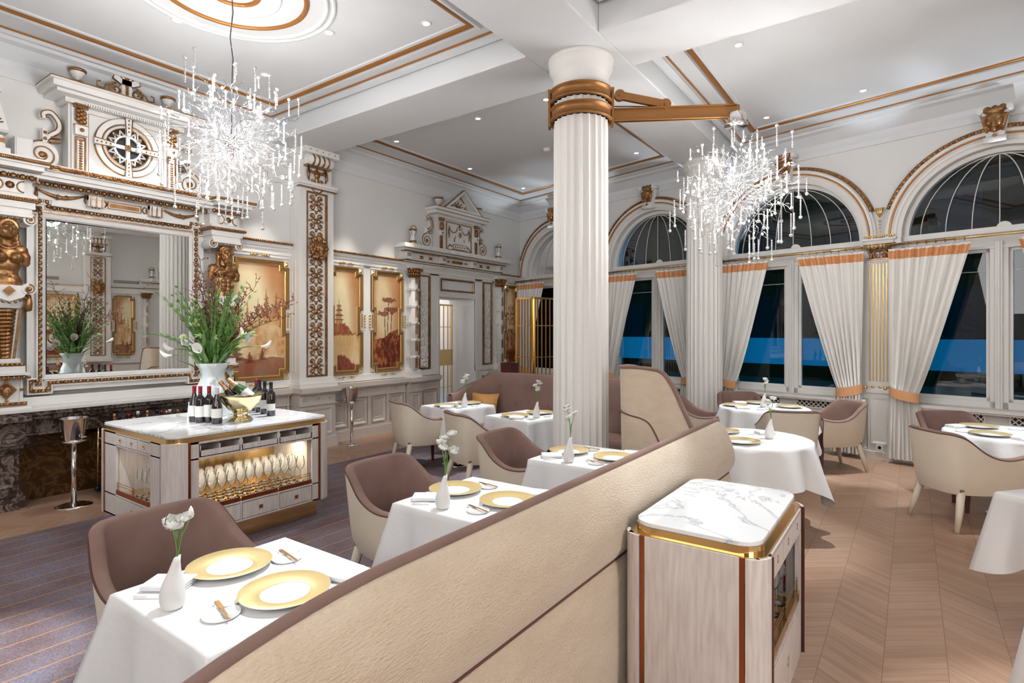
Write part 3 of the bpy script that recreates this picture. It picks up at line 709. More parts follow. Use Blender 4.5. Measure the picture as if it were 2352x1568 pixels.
# door reveal frame
dr=MB().sweep([(7.70,0),(7.70,2.30),(8.74,2.30),(8.74,0)],[(0,0),(.0,.025),(.05,.03),(.06,0)],False)
part('door_architrave',dr,'white',t)
# ================= the big gilded pilaster =================
def arabesque(gm,bm,x0,x1,z0,z1,d):
    xc=(x0+x1)/2; w=(x1-x0)/2; p=.235; n=max(1,int((z1-z0)/p)); p=(z1-z0)/n
    for i in range(n):
        z=z0+i*p
        gm.ball((xc,-d,z+p*.5),w*.28,8,6,(.8,.5,1.1)); gm.ball((xc,-d,z+p*.98),w*.16,6,5,(1,.6,1.2))
        for s in (-1,1):
            for k,(zz,rr,dn) in enumerate(((.27,.36,1),(.76,.36,-1))):
                cx=xc+s*w*.50; cz=z+p*zz; sp=spiral(cx,cz,w*rr,1.25,R(90*(1 if dn>0 else -1)),18,.25,s*dn)
                curl(gm,sp,d,.011,.008); gm.ball((cx,-d,cz),w*.13,6,5,(1,.6,1))
            curl(gm,[(xc,z+p*.02),(xc+s*w*.25,z+p*.10),(xc+s*w*.78,z+p*.02)],d,.010,.005)
            for q,(ax,az) in enumerate(((.82,.5),(.6,.52),(.3,.38),(.3,.64))):
                gm.ball((xc+s*w*ax,-d,z+p*az),w*.12,6,4,(.6+.5*(q%2),.5,1.2))
def bigpilaster(t,det=True):
    w=.28
    wm=MB().wb(-w,w,1.0,3.66,0,.22).wb(-w-.02,w+.02,2.84,2.87,0,.25) if False else MB().wb(-w,w,1.0,3.66,0,.20)
    x0,x1,z0,z1=-.15,.15,1.04,3.60
    wm.wb(-w,x0-.02,1.0,3.66,.2,.225).wb(x1+.02,w,1.0,3.66,.2,.225).wb(x0-.02,x1+.02,3.62,3.66,.2,.225).wb(x0-.02,x1+.02,1.0,1.02,.2,.225)
    # base and plinth
    wm.wb(-w-.03,w+.03,.87,.93,0,.28).wb(-w-.015,w+.015,.93,.97,0,.25).wb(-w-.005,w+.005,.97,1.0,0,.235)
    # entablature break, upper band
    wm.wb(-w-.02,w+.02,3.66,3.70,0,.25).wb(-w-.035,w+.035,3.70,3.745,0,.27)
    wm.wb(-w+.02,w-.02,3.745,4.17,0,.2)
    # side flutes (sunk panels on both returns)
    for s in (-1,1):
        for a,b in ((1.1,2.65),(2.95,3.55)):
            for o in (.04,.12): wm.box((s*w,-o,a),(s*(w+.008),-o-.02,b))
    # scroll capital
    wm.wb(-.19,.19,3.98,4.12,.2,.27)
    for s in (-1,1): wm.merge(MB().lathe([(.07,0),(.07,.03),(.02,.035),(.02,.02),(0,.03)],18),lambda v:(s*(.17+v.z),-.27+v.x,4.05+v.y))
    wm.merge(MB().lathe([(.075,-.18),(.075,.18)],20),lambda v:(v.z,-.27+v.x,4.05+v.y))
    wm.wb(-w,w,4.12,4.2,0,.36)
    part('body',wm,'white',t,.003)
    gm=MB()
    for i in range(4): 
        x=-.12+i*.08; gm.merge(MB().lathe([(.077,-.014),(.081,0),(.077,.014)],20),lambda v:(v.z+x,-.27+v.x,4.05+v.y))
    for i in range(5): gm.ball((-.2+i*.1,-.365,4.165),.009,6,4)
    gm.wb(-.2,.2,3.955,3.98,.2,.29).wb(-w-.03,w+.03,3.655,3.668,.2,.275)
    # drapery, small head
    for s in (-1,1):
        swag(gm,0 if s>0 else -.13,.13 if s>0 else 0,3.945,.05,.225,.012)
        gm.tube([(s*.145,-.23,3.95),(s*.15,-.24,3.85),(s*.14,-.23,3.77)],[.012,.024,.006],6)
        curl(gm,spiral(s*.07,3.775,.03,1.2,0,14,.3,s),.225,.009,.006)
    gm.ball((0,-.225,3.86),.045,8,6,(1,.7,1.1)); gm.ball((0,-.22,3.80),.04,8,6,(.8,.6,1.6)); curl(gm,[(-.09,3.655),(0,3.60),(.09,3.655)],.23,.008); gm.ball((0,-.23,3.61),.022,6,5)
    gm.sweep([(x0,z0),(x1,z0),(x1,z1),(x0,z1)],[(-.02,.2),(-.02,.235),(-.004,.235),(.002,.2)],True)
    arabesque(gm,None,x0+.012,x1-.012,z0,z1,.203)
    part('gilded_arabesque',gm,'gold',t)
    mask(t,0,2.83,.25,.135,'lion','lion_mask')
t=lroot('gilded_pilaster','tall white pilaster on the left wall with a gilded scrollwork strip and a lion mask','pilaster',4.94); bigpilaster(t); bp_=t
# ================= paintings =================
def stepped(w,h,c=.085,tab=.055,th=.17,tabs=(1,1)):
    x=w/2; p=[(-x+c,0),(x-c,0),(x-c,c),(x,c)]
    if tabs[1]: p+=[(x,h/2-th),(x-tab,h/2-th),(x-tab,h/2+th),(x,h/2+th)]
    p+=[(x,h-c),(x-c,h-c),(x-c,h),(-x+c,h),(-x+c,h-c),(-x,h-c)]
    if tabs[0]: p+=[(-x,h/2+th),(-x+tab,h/2+th),(-x+tab,h/2-th),(-x,h/2-th)]
    return p+[(-x,c),(-x+c,c)]
def mixc(a,b,t): t=max(0,min(1,t)); return tuple(x+(y-x)*t for x,y in zip(a,b))
def fbm(x,y,o=4): 
    v=0;a=.5
    for i in range(o): v+=a*noise.noise((x,y,3.7+i)); x*=2;y*=2;a*=.5
    return v
DK=(.13,.018,.010); RD_=(.30,.055,.03); OR=(.50,.18,.06); LT=(.80,.50,.22); PL=(.93,.80,.50); SKY=(.55,.25,.10)
def fir(u,v,cx,base,h,w):
    t=(v-base)/h
    if t<0 or t>1: return 0
    ww=w*(1-t)*(.72+.28*math.sin(t*38))+.004
    return max(0,1-abs(u-cx+fbm(u*30,v*30)*.03)/ww)
def scene_color(kind,u,v):
    n1=fbm(u*3+kind*7,v*4); n2=fbm(u*14,v*18+kind*3)
    glow=math.exp(-(((u-.42+ (v-.5)*.25)/.30)**2))*math.exp(-(((v-.60)/.42)**2))
    c=mixc(mixc(SKY,OR,.2+n1),PL,glow*1.5+n1*.3)
    e_=min(u,1-u,(1-v)*1.6,v*1.6+.1); c=mixc((.30,.10,.03),c,.45+e_*3.2)
    def put(col,a): 
        nonlocal c; c=mixc(c,col,a)
    if kind==0:   # chalet in the snow with fir trees
        g=.40+.10*math.sin(u*3.0)+n1*.05
        if v<g: 
            c=mixc(LT,OR,.35+n2*1.2+(.5-v)*.6); put(PL,max(0,n1*2+.35)*.8)
        for cx,b,h,w in ((.62,.50,.26,.10),(.80,.46,.28,.11),(.92,.44,.24,.1),(.48,.52,.16,.07),(.30,.48,.16,.06)):
            a=fir(u,v,cx,b,h,w); put(mixc(RD_,OR,.3+n2),min(1,a*2.2)*.85)
        if .40<u<.86 and .455<v<.52+.0: put(mixc(LT,OR,.3+n2),.9)
        rf=.60-abs(u-.53)*.55
        if .40<u<.70 and .50<v<rf: put((.86,.62,.30),.85)
        if .53<u<.92 and .515<v<.585-(u-.53)*.1: put((.55,.22,.09),.85)
        if abs(v-rf)<.008 and .38<u<.70: put(DK,.8)
        for wx in (.47,.52,.57):
            if abs(u-wx)<.012 and .525<v<.55: put(DK,.8)
        for cx,b,h,w in ((.10,.16,.26,.20),(.55,.16,.10,.10),(.34,.14,.10,.12)):
            a=fir(u,v,cx,b,h,w); put(DK,min(1,a*2.5)*.85)
        if v<.17+n1*.06: put(mixc(DK,RD_,.5+n2*2),.75)
    elif kind==1: # pagoda over a lake
        if v<.38: c=mixc(mixc(LT,OR,.3),PL,n1+.4)
        isl=.38+.11*math.sin(min(1,max(0,(u+.1)/.85))*PI)+n2*.05
        if .36+n2*.02<v<isl and u<.85: put(mixc(RD_,OR,.45+n2*2.5),.95)
        if .26<v<.37 and .2<u<.75: put((.62,.42,.12),.35+.3*math.sin(u*60)*.5)
        for k in range(4):
            b=.47+k*.045; w=.16-.028*k
            if abs(u-.30)<w*.62 and b<v<b+.032: put(mixc(OR,LT,.35+n2),.95)
            if abs(u-.30)<w*(1-((v-b-.032)/.016)*.35) and b+.030<v<b+.046: put(DK,.85)
        if abs(u-.30)<.010 and .64<v<.70: put(DK,.8)
        if v<.12+.06*math.sin(u*5)+n2*.05 and u>.25: put(mixc(DK,RD_,.8+n2*2),.95)
    elif kind==2: # umbrella pines on a hill with aloes
        c=mixc(c,SKY,.25)
        g=.30+.14*u+n1*.06
        if v<g: c=mixc(DK,OR,.35+n2*2.2)
        for tx,th,lean in ((.50,.70,.10),(.60,.60,.16),(.44,.56,-.12)):
            if .3<v<th and abs(u-(tx+lean*(v-.3)))<.012: put(DK,.9)
            cxx=tx+lean*(th-.3); e=((u-cxx)/.22)**2+((v-th-.02)/.028)**2
            if e<1+n2*2: put(mixc(DK,RD_,.6+n2*3),.85)
        for ax,ay in ((.62,.28),(.36,.17),(.66,.14)):
            dx_,dy_=u-ax,(v-ay)*1.9; rr=math.hypot(dx_,dy_); an=math.atan2(dy_,dx_)
            if rr<.20 and math.sin(an*11)>.2 and dy_>-.05: put(DK,.8)
        if v<.06: put(DK,.6)
    else:         # palms and ferns
        if v<.42+n1*.1: c=mixc(RD_,LT,.4+n2*2+n1)
        for tx in (.45,.7):
            if .3<v<.62 and abs(u-tx-.03*math.sin(v*9))<.012: put(DK,.85)
            rr=math.hypot(u-tx,(v-.62)*1.8); an=math.atan2((v-.62)*1.8,u-tx)
            if rr<.26 and math.sin(an*9)>.1: put(RD_,.75)
        if v<.14+n2*.1: put(DK,.8)
    return c
def painting(y0,y1,z0,z1,kind,label,tabs=(1,1),parentfn=lroot,crests=True):
    w=y1-y0; h=z1-z0; t=parentfn('framed_painting',label,'painting',(y0+y1)/2,z0)
    P=stepped(w,h,tabs=tabs)
    fr=MB().sweep(P,[(0,.0),(0,.035),(.012,.045),(.02,.03),(.034,.03),(.040,.018),(.05,.018)],True)
    part('frame',fr,'framegold',t); part('inner_slip',MB().sweep(P,[(.05,.018),(.055,.014),(.062,.012),(.064,.0)],True),'goldl',t)
    nu,nv=int(w*105),int(h*105); mb=MB(); n=0
    x0=-w/2+.02; 
    vs=[(x0+(w-.04)*i/nu,-.008,.02+(h-.04)*j/nv) for j in range(nv+1) for i in range(nu+1)]
    mb.add(vs,[(j*(nu+1)+i,j*(nu+1)+i+1,(j+1)*(nu+1)+i+1,(j+1)*(nu+1)+i) for j in range(nv) for i in range(nu)])
    o=part('canvas',mb,'canvas',t); ca=o.data.color_attributes.new('paint','FLOAT_COLOR','POINT')
    buf=[]
    for j in range(nv+1):
        for i in range(nu+1): buf+=list(scene_color(kind,i/nu,j/nv))+[1]
    ca.data.foreach_set('color',buf)
    c=.085; cm=MB(); bk=MB()
    for sx in (-1,1):
        for zz in (c/2-.004,h-c/2+.004):
            xc=sx*(w/2-c/2+.004); bk.wb(xc-.04,xc+.04,zz-.04,zz+.04,.005,.02)
            k=.03; cm.add([(xc-k,-.02,zz-k),(xc+k,-.02,zz-k),(xc+k,-.02,zz+k),(xc-k,-.02,zz+k),(xc,-.05,zz)],[(0,1,4),(1,2,4),(2,3,4),(3,0,4)])
        if tabs[(sx+1)//2]:
            xc=sx*(w/2-.018); bk.wb(xc-.03,xc+.03,h/2-.145,h/2+.145,.005,.02); cm.wb(xc-.012,xc+.012,h/2-.11,h/2+.11,.02,.03)
    part('corner_studs',cm,'goldl',t); part('corner_blocks',bk,'white',t)
    if crests:
        g=MB(); crestlet(g,0,h+.055,.26,.03); part('top_crest',g,'goldl',t); g=MB(); crestlet(g,0,-.05,.30,.03); part('bottom_crest',g,'goldl',t)
    for sx in (-1,1):
        if tabs[(sx+1)//2] and crests:
            g=MB()
            for q in range(5): g.ball((sx*(w/2+.035),-.03,h/2-.09+q*.045),.017,6,5,(1,.8,1.2))
            part('side_ornament',g,'goldl',t)
    return t
painting(3.77,4.63,1.0,2.62,0,'framed painting of a chalet among fir trees, left of the gilded pilaster',(0,1))
painting(5.285,5.925,1.0,2.645,1,'narrow framed painting of a pagoda above a lake, right of the gilded pilaster')
painting(6.10,6.80,1.0,2.645,2,'narrow framed painting of tall umbrella pines and aloes, next to the half column')
painting(9.74,10.26,1.0,2.645,3,'narrow framed painting of ferns in the room corner behind the lattice screen')
# ================= half columns, relief panels =================
def halfcol(t):
    wm=MB().wb(-.15,.15,.87,.96,0,.12).wb(-.13,.13,.96,1.0,0,.10).wb(-.10,.10,1.0,2.58,0,.05)
    wm.merge(MB().lathe([(.085,1.0),(.085,2.58)],24,smooth=True),lambda v:(v.x,v.y-.05,v.z)); wm.wb(-.14,.14,2.745,2.80,0,.13)
    for i in range(5): wm.merge(MB().lathe([(.091,1.20+i*.29),(.093,1.205+i*.29),(.093,1.235+i*.29),(.091,1.24+i*.29)],24),lambda v:(v.x,v.y-.05,v.z)); wm.wb(-.11,.11,1.2+i*.29,1.24+i*.29,0,.1)
    part('shaft',wm,'white',t)
    gm=MB()
    for i in range(6):
        z0=1.03+i*.29-(0 if i else 0); 
        for x in (-.018,.018): gm.box((x-.005,-.128,z0),(x+.005,-.146,z0+.17))
        if i<5: gm.ball((0,-.145,1.22+i*.29),.014,7,5)
    part('gold_lines',gm,'gold',t)
    cm=MB().lathe([(.085,2.58),(.09,2.60),(.08,2.61),(.09,2.66),(.12,2.73),(.13,2.745)],20); cm.v=[(x,y-.06,z) for x,y,z in cm.v]
    for i in range(9):
        a=R(-180+i*22.5); 
        for k,z in enumerate((2.64,2.69)): cm.ball((.10*math.cos(a+.2*k)*(1+.15*k),-.06+.10*math.sin(a+.2*k)*(1+.15*k),z),.022,6,5,(1,1,1.5))
    for s in (-1,1): cm.ball((s*.125,-.14,2.72),.028,8,6); 
    part('capital',cm,'gold',t)
t=lroot('half_column','white half column with gold lines and gilded capital, left of the doorway','half column',7.0); halfcol(t); hc_=t
h2_=dup(t,(LX,9.50,0),None,'white half column with gold lines and gilded capital, right of the doorway')
def relief(y0,y1,z0,z1,label,seed,pf=lroot):
    w=y1-y0;h=z1-z0; t=pf('relief_panel',label,'relief panel',(y0+y1)/2,z0)
    part('frame',MB().sweep([(-w/2,0),(w/2,0),(w/2,h),(-w/2,h)],[(0,0),(0,.04),(.02,.045),(.028,.02),(.034,0)],True),'gold',t)
    q=random.Random(seed); m=MB().wb(-w/2+.02,w/2-.02,.02,h-.02,0,.008)
    n=int(h/.05)
    for i in range(n):
        z=.08+(h-.16)*i/n
        for s in (-1,1):
            if q.random()<.55: curl(m,spiral(s*w*.16+q.uniform(-.01,.01),z,w*.14,1.0,q.uniform(0,6),12,.3,s),.020,.012,.008)
            m.ball((s*q.uniform(.0,w*.3),-.014,z+q.uniform(-.02,.02)),.020,6,5,(1,1,1.3))
    m.tube([(q.uniform(-.01,.01),-.012,.06+(h-.12)*i/20) for i in range(21)],.006,4)
    part('foliage_relief',m,'white',t)
relief(7.17,7.45,.985,2.66,'tall panel of white foliage relief in a gold frame, left of the doorway',1)
relief(8.99,9.29,.985,2.66,'tall panel of white foliage relief in a gold frame, right of the doorway',2)
# ================= overdoor =================
def overdoor(t):
    # local x=0 at the middle (world y 8.10)
    w=MB(); g=MB()
    w.wb(-1.53,1.53,3.07,3.13,0,.27).wb(-1.50,1.50,3.13,3.14,0,.25).wb(-1.44,1.44,3.03,3.07,0,.16).wb(-1.40,1.40,2.87,3.03,0,.08).wb(-1.38,1.38,2.85,2.87,0,.10)
    n=62
    for i in range(n): x=-1.5+3.0*(i+.5)/n; w.wb(x-.013,x+.013,3.065,3.115,.27,.285)
    g.wb(-1.44,1.44,3.015,3.035,.08,.175); g.wb(-1.40,1.40,2.866,2.885,.08,.115)
    for i in range(100): g.ball((-1.43+2.86*i/99,-.178,3.025),.010,5,4)
    for x in (-1.32,-.44,.44,1.32):
        w.wb(x-.06,x+.06,2.90,3.02,.08,.15).wb(x-.05,x+.05,2.89,2.93,.08,.17)
        for k in (-1,0,1): g.wb(x+k*.03-.005,x+k*.03+.005,2.92,3.0,.15,.156)
    for x in (-.95,-.72,.72,.95): g.slab([(x-.06,2.93),(x+.05,2.93),(x+.02,2.955),(x+.05,2.98),(x-.06,2.98),(x-.03,2.955)],.08,.09)
    g.wb(-.14,.14,2.93,2.98,.08,.09); 
    for s in (-1,1): g.slab([(s*.32,2.955),(s*.22,2.975),(s*.24,2.958),(s*.16,2.958),(s*.16,2.952),(s*.24,2.952),(s*.22,2.935)],.08,.09)
    # tabernacle
    w.wb(-.60,.60,3.13,3.74,0,.12).wb(-.62,.62,3.72,3.77,0,.16).wb(-.74,.74,3.77,3.83,0,.24).wb(-.78,.78,3.83,3.88,0,.28)
    for i in range(34): x=-.42+.84*(i+.5)/34; w.wb(x-.008,x+.008,3.69,3.72,.12,.14)
    g.wb(-.78,.78,3.878,3.886,0,.285).wb(-.74,.74,3.825,3.832,.2,.245)
    w.sweep([(-.55,3.885),(.55,3.885),(0,4.30)],[(0,0),(0,.26),(.05,.26),(.05,.14),(.06,.14),(.06,0)],True); w.slab([(-.5,3.9),(.5,3.9),(0,4.27)],0,.10)
    g.sweep([(-.55,3.885),(.55,3.885),(0,4.30)],[(-.004,.2),(-.004,.268),(.006,.268)],True); g.sweep([(-.43,3.93),(.43,3.93),(0,4.23)],[(0,.1),(0,.13),(.012,.13),(.012,.1)],True)
    for a in (-60,-35,0,35,60): curl(g,[(0,3.96),(.09*math.sin(R(a)),3.96+.10*math.cos(R(a))),(.15*math.sin(R(a*1.25)),3.96+.14*math.cos(R(a)))],.11,.012,.007)
    for s in (-1,1): curl(g,spiral(s*.22,3.98,.05,1.2,R(90),16,.3,s),.11,.012,.008)
    for s in (-1,1):
        g.wb(s*.5-.05,s*.5+.05,3.66,3.72,.12,.17); g.wb(s*.5-.035,s*.5+.035,3.50,3.64,.12,.16); g.ball((s*.5,-.16,3.57),.045,8,6,(.8,.6,1.4)); w.wb(s*.5-.045,s*.5+.045,3.40,3.49,.12,.17)
        g.ball((s*.5,-.17,3.445),.018,6,5); g.wb(s*.5-.03,s*.5+.03,3.14,3.39,.12,.145)
        for k in range(9): g.ball((s*.5,-.15,3.16+k*.027),.016,6,4)
        urn(w,g,s*.56,3.885,1.25,.12)
        volute(w,g,s*.80,3.28,.125,0,.06,-s,3.4)
    g.sweep([(-.36,3.17),(.36,3.17),(.36,3.68),(-.36,3.68)],[(0,.12),(0,.135),(.012,.135),(.012,.12)],True)
    # cartouche
    w.slab([(-.14,3.30),(.14,3.30),(.07,3.50),(.04,3.60),(-.04,3.60),(-.07,3.50)],.12,.145); w.wb(-.2,.2,3.19,3.28,.12,.15)
    g.sweep([(-.2,3.19),(.2,3.19),(.2,3.28),(-.2,3.28)],[(0,.15),(0,.156),(.008,.156),(.008,.15)],True)
    for k in range(5): g.merge(MB().lathe([(.013,0),(.017,.006),(.013,.008)],10),lambda v:(v.x-.13+k*.065,-.15-v.z,v.y+3.235))
    g.ball((0,-.15,3.47),.04,8,6,(.9,.6,1.3)); g.ball((0,-.14,3.63),.025,7,5); g.wb(-.02,.02,3.555,3.59,.12,.15)
    for s in (-1,1):
        curl(g,spiral(s*.11,3.37,.06,1.4,R(90),20,.25,s),.13,.010,.007)
        for i in range(14): a=PI*i/13; g.ball((s*(.06+.11*(1-math.cos(a))),-.135,3.6-.10*math.sin(a)),.011,5,4)
        g.tube([(s*.29,-.135,3.58),(s*.30,-.14,3.48),(s*.285,-.135,3.38)],[.008,.018,.004],6)
        curl(g,[(s*.21,3.24),(s*.26,3.27),(s*.31,3.22),(s*.34,3.19)],.125,.016,.006)
        # ball finials
        x=s*1.22; w.merge(MB().lathe([(.05,3.14),(.05,3.18),(.03,3.20),(.045,3.24),(.03,3.30),(.05,3.36),(.055,3.40),(.035,3.44),(0,3.455)],16),lambda v:(v.x+x,v.y-.14,v.z))
        g.merge(MB().lathe([(.05,3.175),(.064,3.185),(.064,3.20),(.05,3.21)],16).lathe([(.055,3.375),(.066,3.385),(.066,3.40),(.055,3.41)],16),lambda v:(v.x+x,v.y-.14,v.z))
        g.tube([(x+.062*math.cos(a),-.14-.02,3.40+.062*math.sin(a)) for a in [R(i*15) for i in range(13)]],.006,5); g.tube([(x+sx*q,-.16,z) for q,z in ((.058,3.39),(.05,3.33),(.03,3.29))] if (sx:=1) else [],.005,4); g.tube([(x-q,-.16,z) for q,z in ((.058,3.39),(.05,3.33),(.03,3.29))],.005,4)
    part('body',w,'white',t); part('gilding',g,'gold',t)
t=lroot('overdoor_pediment','white pediment with gilded scrolls, urns and ball finials above the doorway','pediment',8.13); overdoor(t); od_=t
# ================= composition around the mirror =================
CY=2.575
t=lroot('mantel_entablature','white and gilded entablature with swags running above the big wall mirror','entablature',CY)
w=MB(); g=MB(); X0,X1=-1.23,1.23
w.wb(X0,X1,3.13,3.17,0,.42).wb(X0-.03,X1+.03,3.17,3.185,0,.46).wb(X0-.08,X1+.08,3.215,3.235,0,.46).wb(X0+.03,X1-.03,3.10,3.13,0,.38)
w.wb(X0+.05,X1-.05,2.90,3.06,0,.14).wb(X0+.04,X1-.04,3.06,3.10,0,.26)
g.wb(X0-.06,X1+.06,3.18,3.222,0,.485)
q=random.Random(5)
for i in range(170):
    x=X0-.05+(X1-X0+.1)*i/169; g.ball((x,-.487,3.20+q.uniform(-.009,.009)),.016,5,4)
eggs(g,[(X0+.03,3.078),(X1-.03,3.078)],.034,.027,.275)
for sx in (-1,1):                                   # breaks above the figures
    xc=sx*1.01
    w.wb(xc-.21,xc+.21,3.13,3.17,.4,.54).wb(xc-.24,xc+.24,3.17,3.185,.4,.57).wb(xc-.24,xc+.24,3.215,3.235,.4,.57).wb(xc-.2,xc+.2,3.06,3.10,.2,.40).wb(xc-.18,xc+.18,2.92,3.06,.1,.30)
    g.wb(xc-.235,xc+.235,3.185,3.215,.45,.585); 
    for i in range(34): g.ball((xc-.23+.46*i/33,-.587,3.20),.017,5,4)
    eggs(g,[(xc-.2,3.078),(xc+.2,3.078)],.034,.027,.41)
    w.wb(xc-.10,xc+.10,2.93,3.055,.3,.38); w.wb(xc-.085,xc+.085,2.93,2.96,.3,.36); g.ball((xc,-.385,2.995),.035,4,4,(1,.4,1))
    for s in (-1,1): curl(g,arc(xc+s*.10,2.99,.05,90 if s<0 else 90,-90 if s<0 else 270,10),.38,.007)
    w.wb(xc-.19,xc+.19,2.80,2.86,.0,.36).wb(xc-.17,xc+.17,2.74,2.80,0,.34)
    g.wb(xc-.22,xc+.22,2.865,2.895,.0,.39)
    for i in range(22): g.ball((xc-.21+.42*i/21,-.392,2.88),.015,5,4)
    w.wb(xc-.2,xc+.2,2.895,2.93,0,.37)
for s in (-1,1): swag(g,s*.56-.2,s*.56+.2,3.045,.055,.155,.013)
for x in (-.285,.285):
    w.wb(x-.07,x+.07,2.94,3.05,.14,.22); w.merge(MB().lathe([(.03,-.07),(.03,.07)],14),lambda v:(v.z+x,-.2+v.x,3.03+v.y))
    for k in (-1,0,1): g.wb(x+k*.05-.006,x+k*.05+.006,2.94,3.04,.22,.232)
    for s in (-1,0,1): g.ball((x+s*.03,-.2,2.935),.009,5,4)
g.sweep([(-.16,2.955),(.16,2.955),(.16,3.035),(-.16,3.035)],[(0,.14),(0,.155),(.008,.155),(.008,.14)],True); g.wb(-.14,.14,2.975,3.015,.14,.148)
for s in (-1,1):
    for k in (-1,1): curl(g,[(s*.165,2.995),(s*.19,2.995+k*.035),(s*.215,2.995+k*.02),(s*.205,2.995)],.15,.008)
part('body',w,'white',t); part('gilding',g,'gold',t)
# ---- mirror ----
t=lroot('framed_mirror','large wall mirror in a white frame with gilded egg moulding and corner ears','mirror',2.585)
a,b,z0,z1=-.84,.84,1.04,2.96; e=.07; L=.20
P=[(a+L,z0),(a+L,z0+.075),(b-L,z0+.075),(b-L,z0),(b,z0),(b,z0+.16),(b-e,z0+.16),(b-e,z1-.16),(b,z1-.16),(b,z1),(b-L,z1),(b-L,z1-.05),(a+L,z1-.05),(a+L,z1),(a,z1),(a,z1-.16),(a+e,z1-.16),(a+e,z0+.16),(a,z0+.16),(a,z0)]
fr=MB().sweep(P,[(0,0),(0,.15),(.012,.155),(.015,.125),(.045,.125),(.05,.135),(.06,.12)],True)
gx0,gx1,gz0,gz1=-.675,.675,1.225,2.785
fr.sweep([(gx0-.115,gz0-.115),(gx1+.115,gz0-.115),(gx1+.115,gz1+.10),(gx0-.115,gz1+.10)],[(-.045,.118),(.055,.118),(.062,.10),(.10,.09),(.115,.07)],True)
part('frame',fr,'white',t)
g=MB(); off=.03
Q=[(a+L+off,z0+off),(a+L+off,z0+.075+off)]
def inset(P,o):
    out=[];N=len(P)
    for i in range(N):
        p0,p1,p2=Vector(P[i-1]),Vector(P[i]),Vector(P[(i+1)%N]); u=(p1-p0).normalized(); v=(p2-p1).normalized(); n1=Vector((-u.y,u.x)); n2=Vector((-v.y,v.x)); m=(n1+n2)/max(.2,1+n1.dot(n2)); q=p1+m*o; out.append((q.x,q.y))
    return out
eggs(g,inset(P,.03),.031,.024,.134,True)
part('egg_moulding',g,'gold',t)
g=MB().sweep([(gx0-.06,gz0-.06),(gx1+.06,gz0-.06),(gx1+.06,gz1+.06),(gx0-.06,gz1+.06)],[(0,.11),(.002,.122),(.012,.122),(.014,.10)],True)
for sx in (-1,1):
    for zz in (z0+.105,z1-.105):
        xc=sx*.745; g.add([(xc-.028,-.12,zz-.028),(xc+.028,-.12,zz-.028),(xc+.028,-.12,zz+.028),(xc-.028,-.12,zz+.028),(xc,-.15,zz)],[(0,1,4),(1,2,4),(2,3,4),(3,0,4)])
part('gold_line',g,'gold',t)
part('mirror_glass',MB().wb(gx0-.01,gx1+.01,gz0-.01,gz1+.01,.06,.066),'mirror',t,rot=(0,0,R(-2.1)),loc=(0,.012,0))
part('mirror_backing',MB().wb(gx0-.05,gx1+.05,gz0-.05,gz1+.05,.01,.03),'black',t)
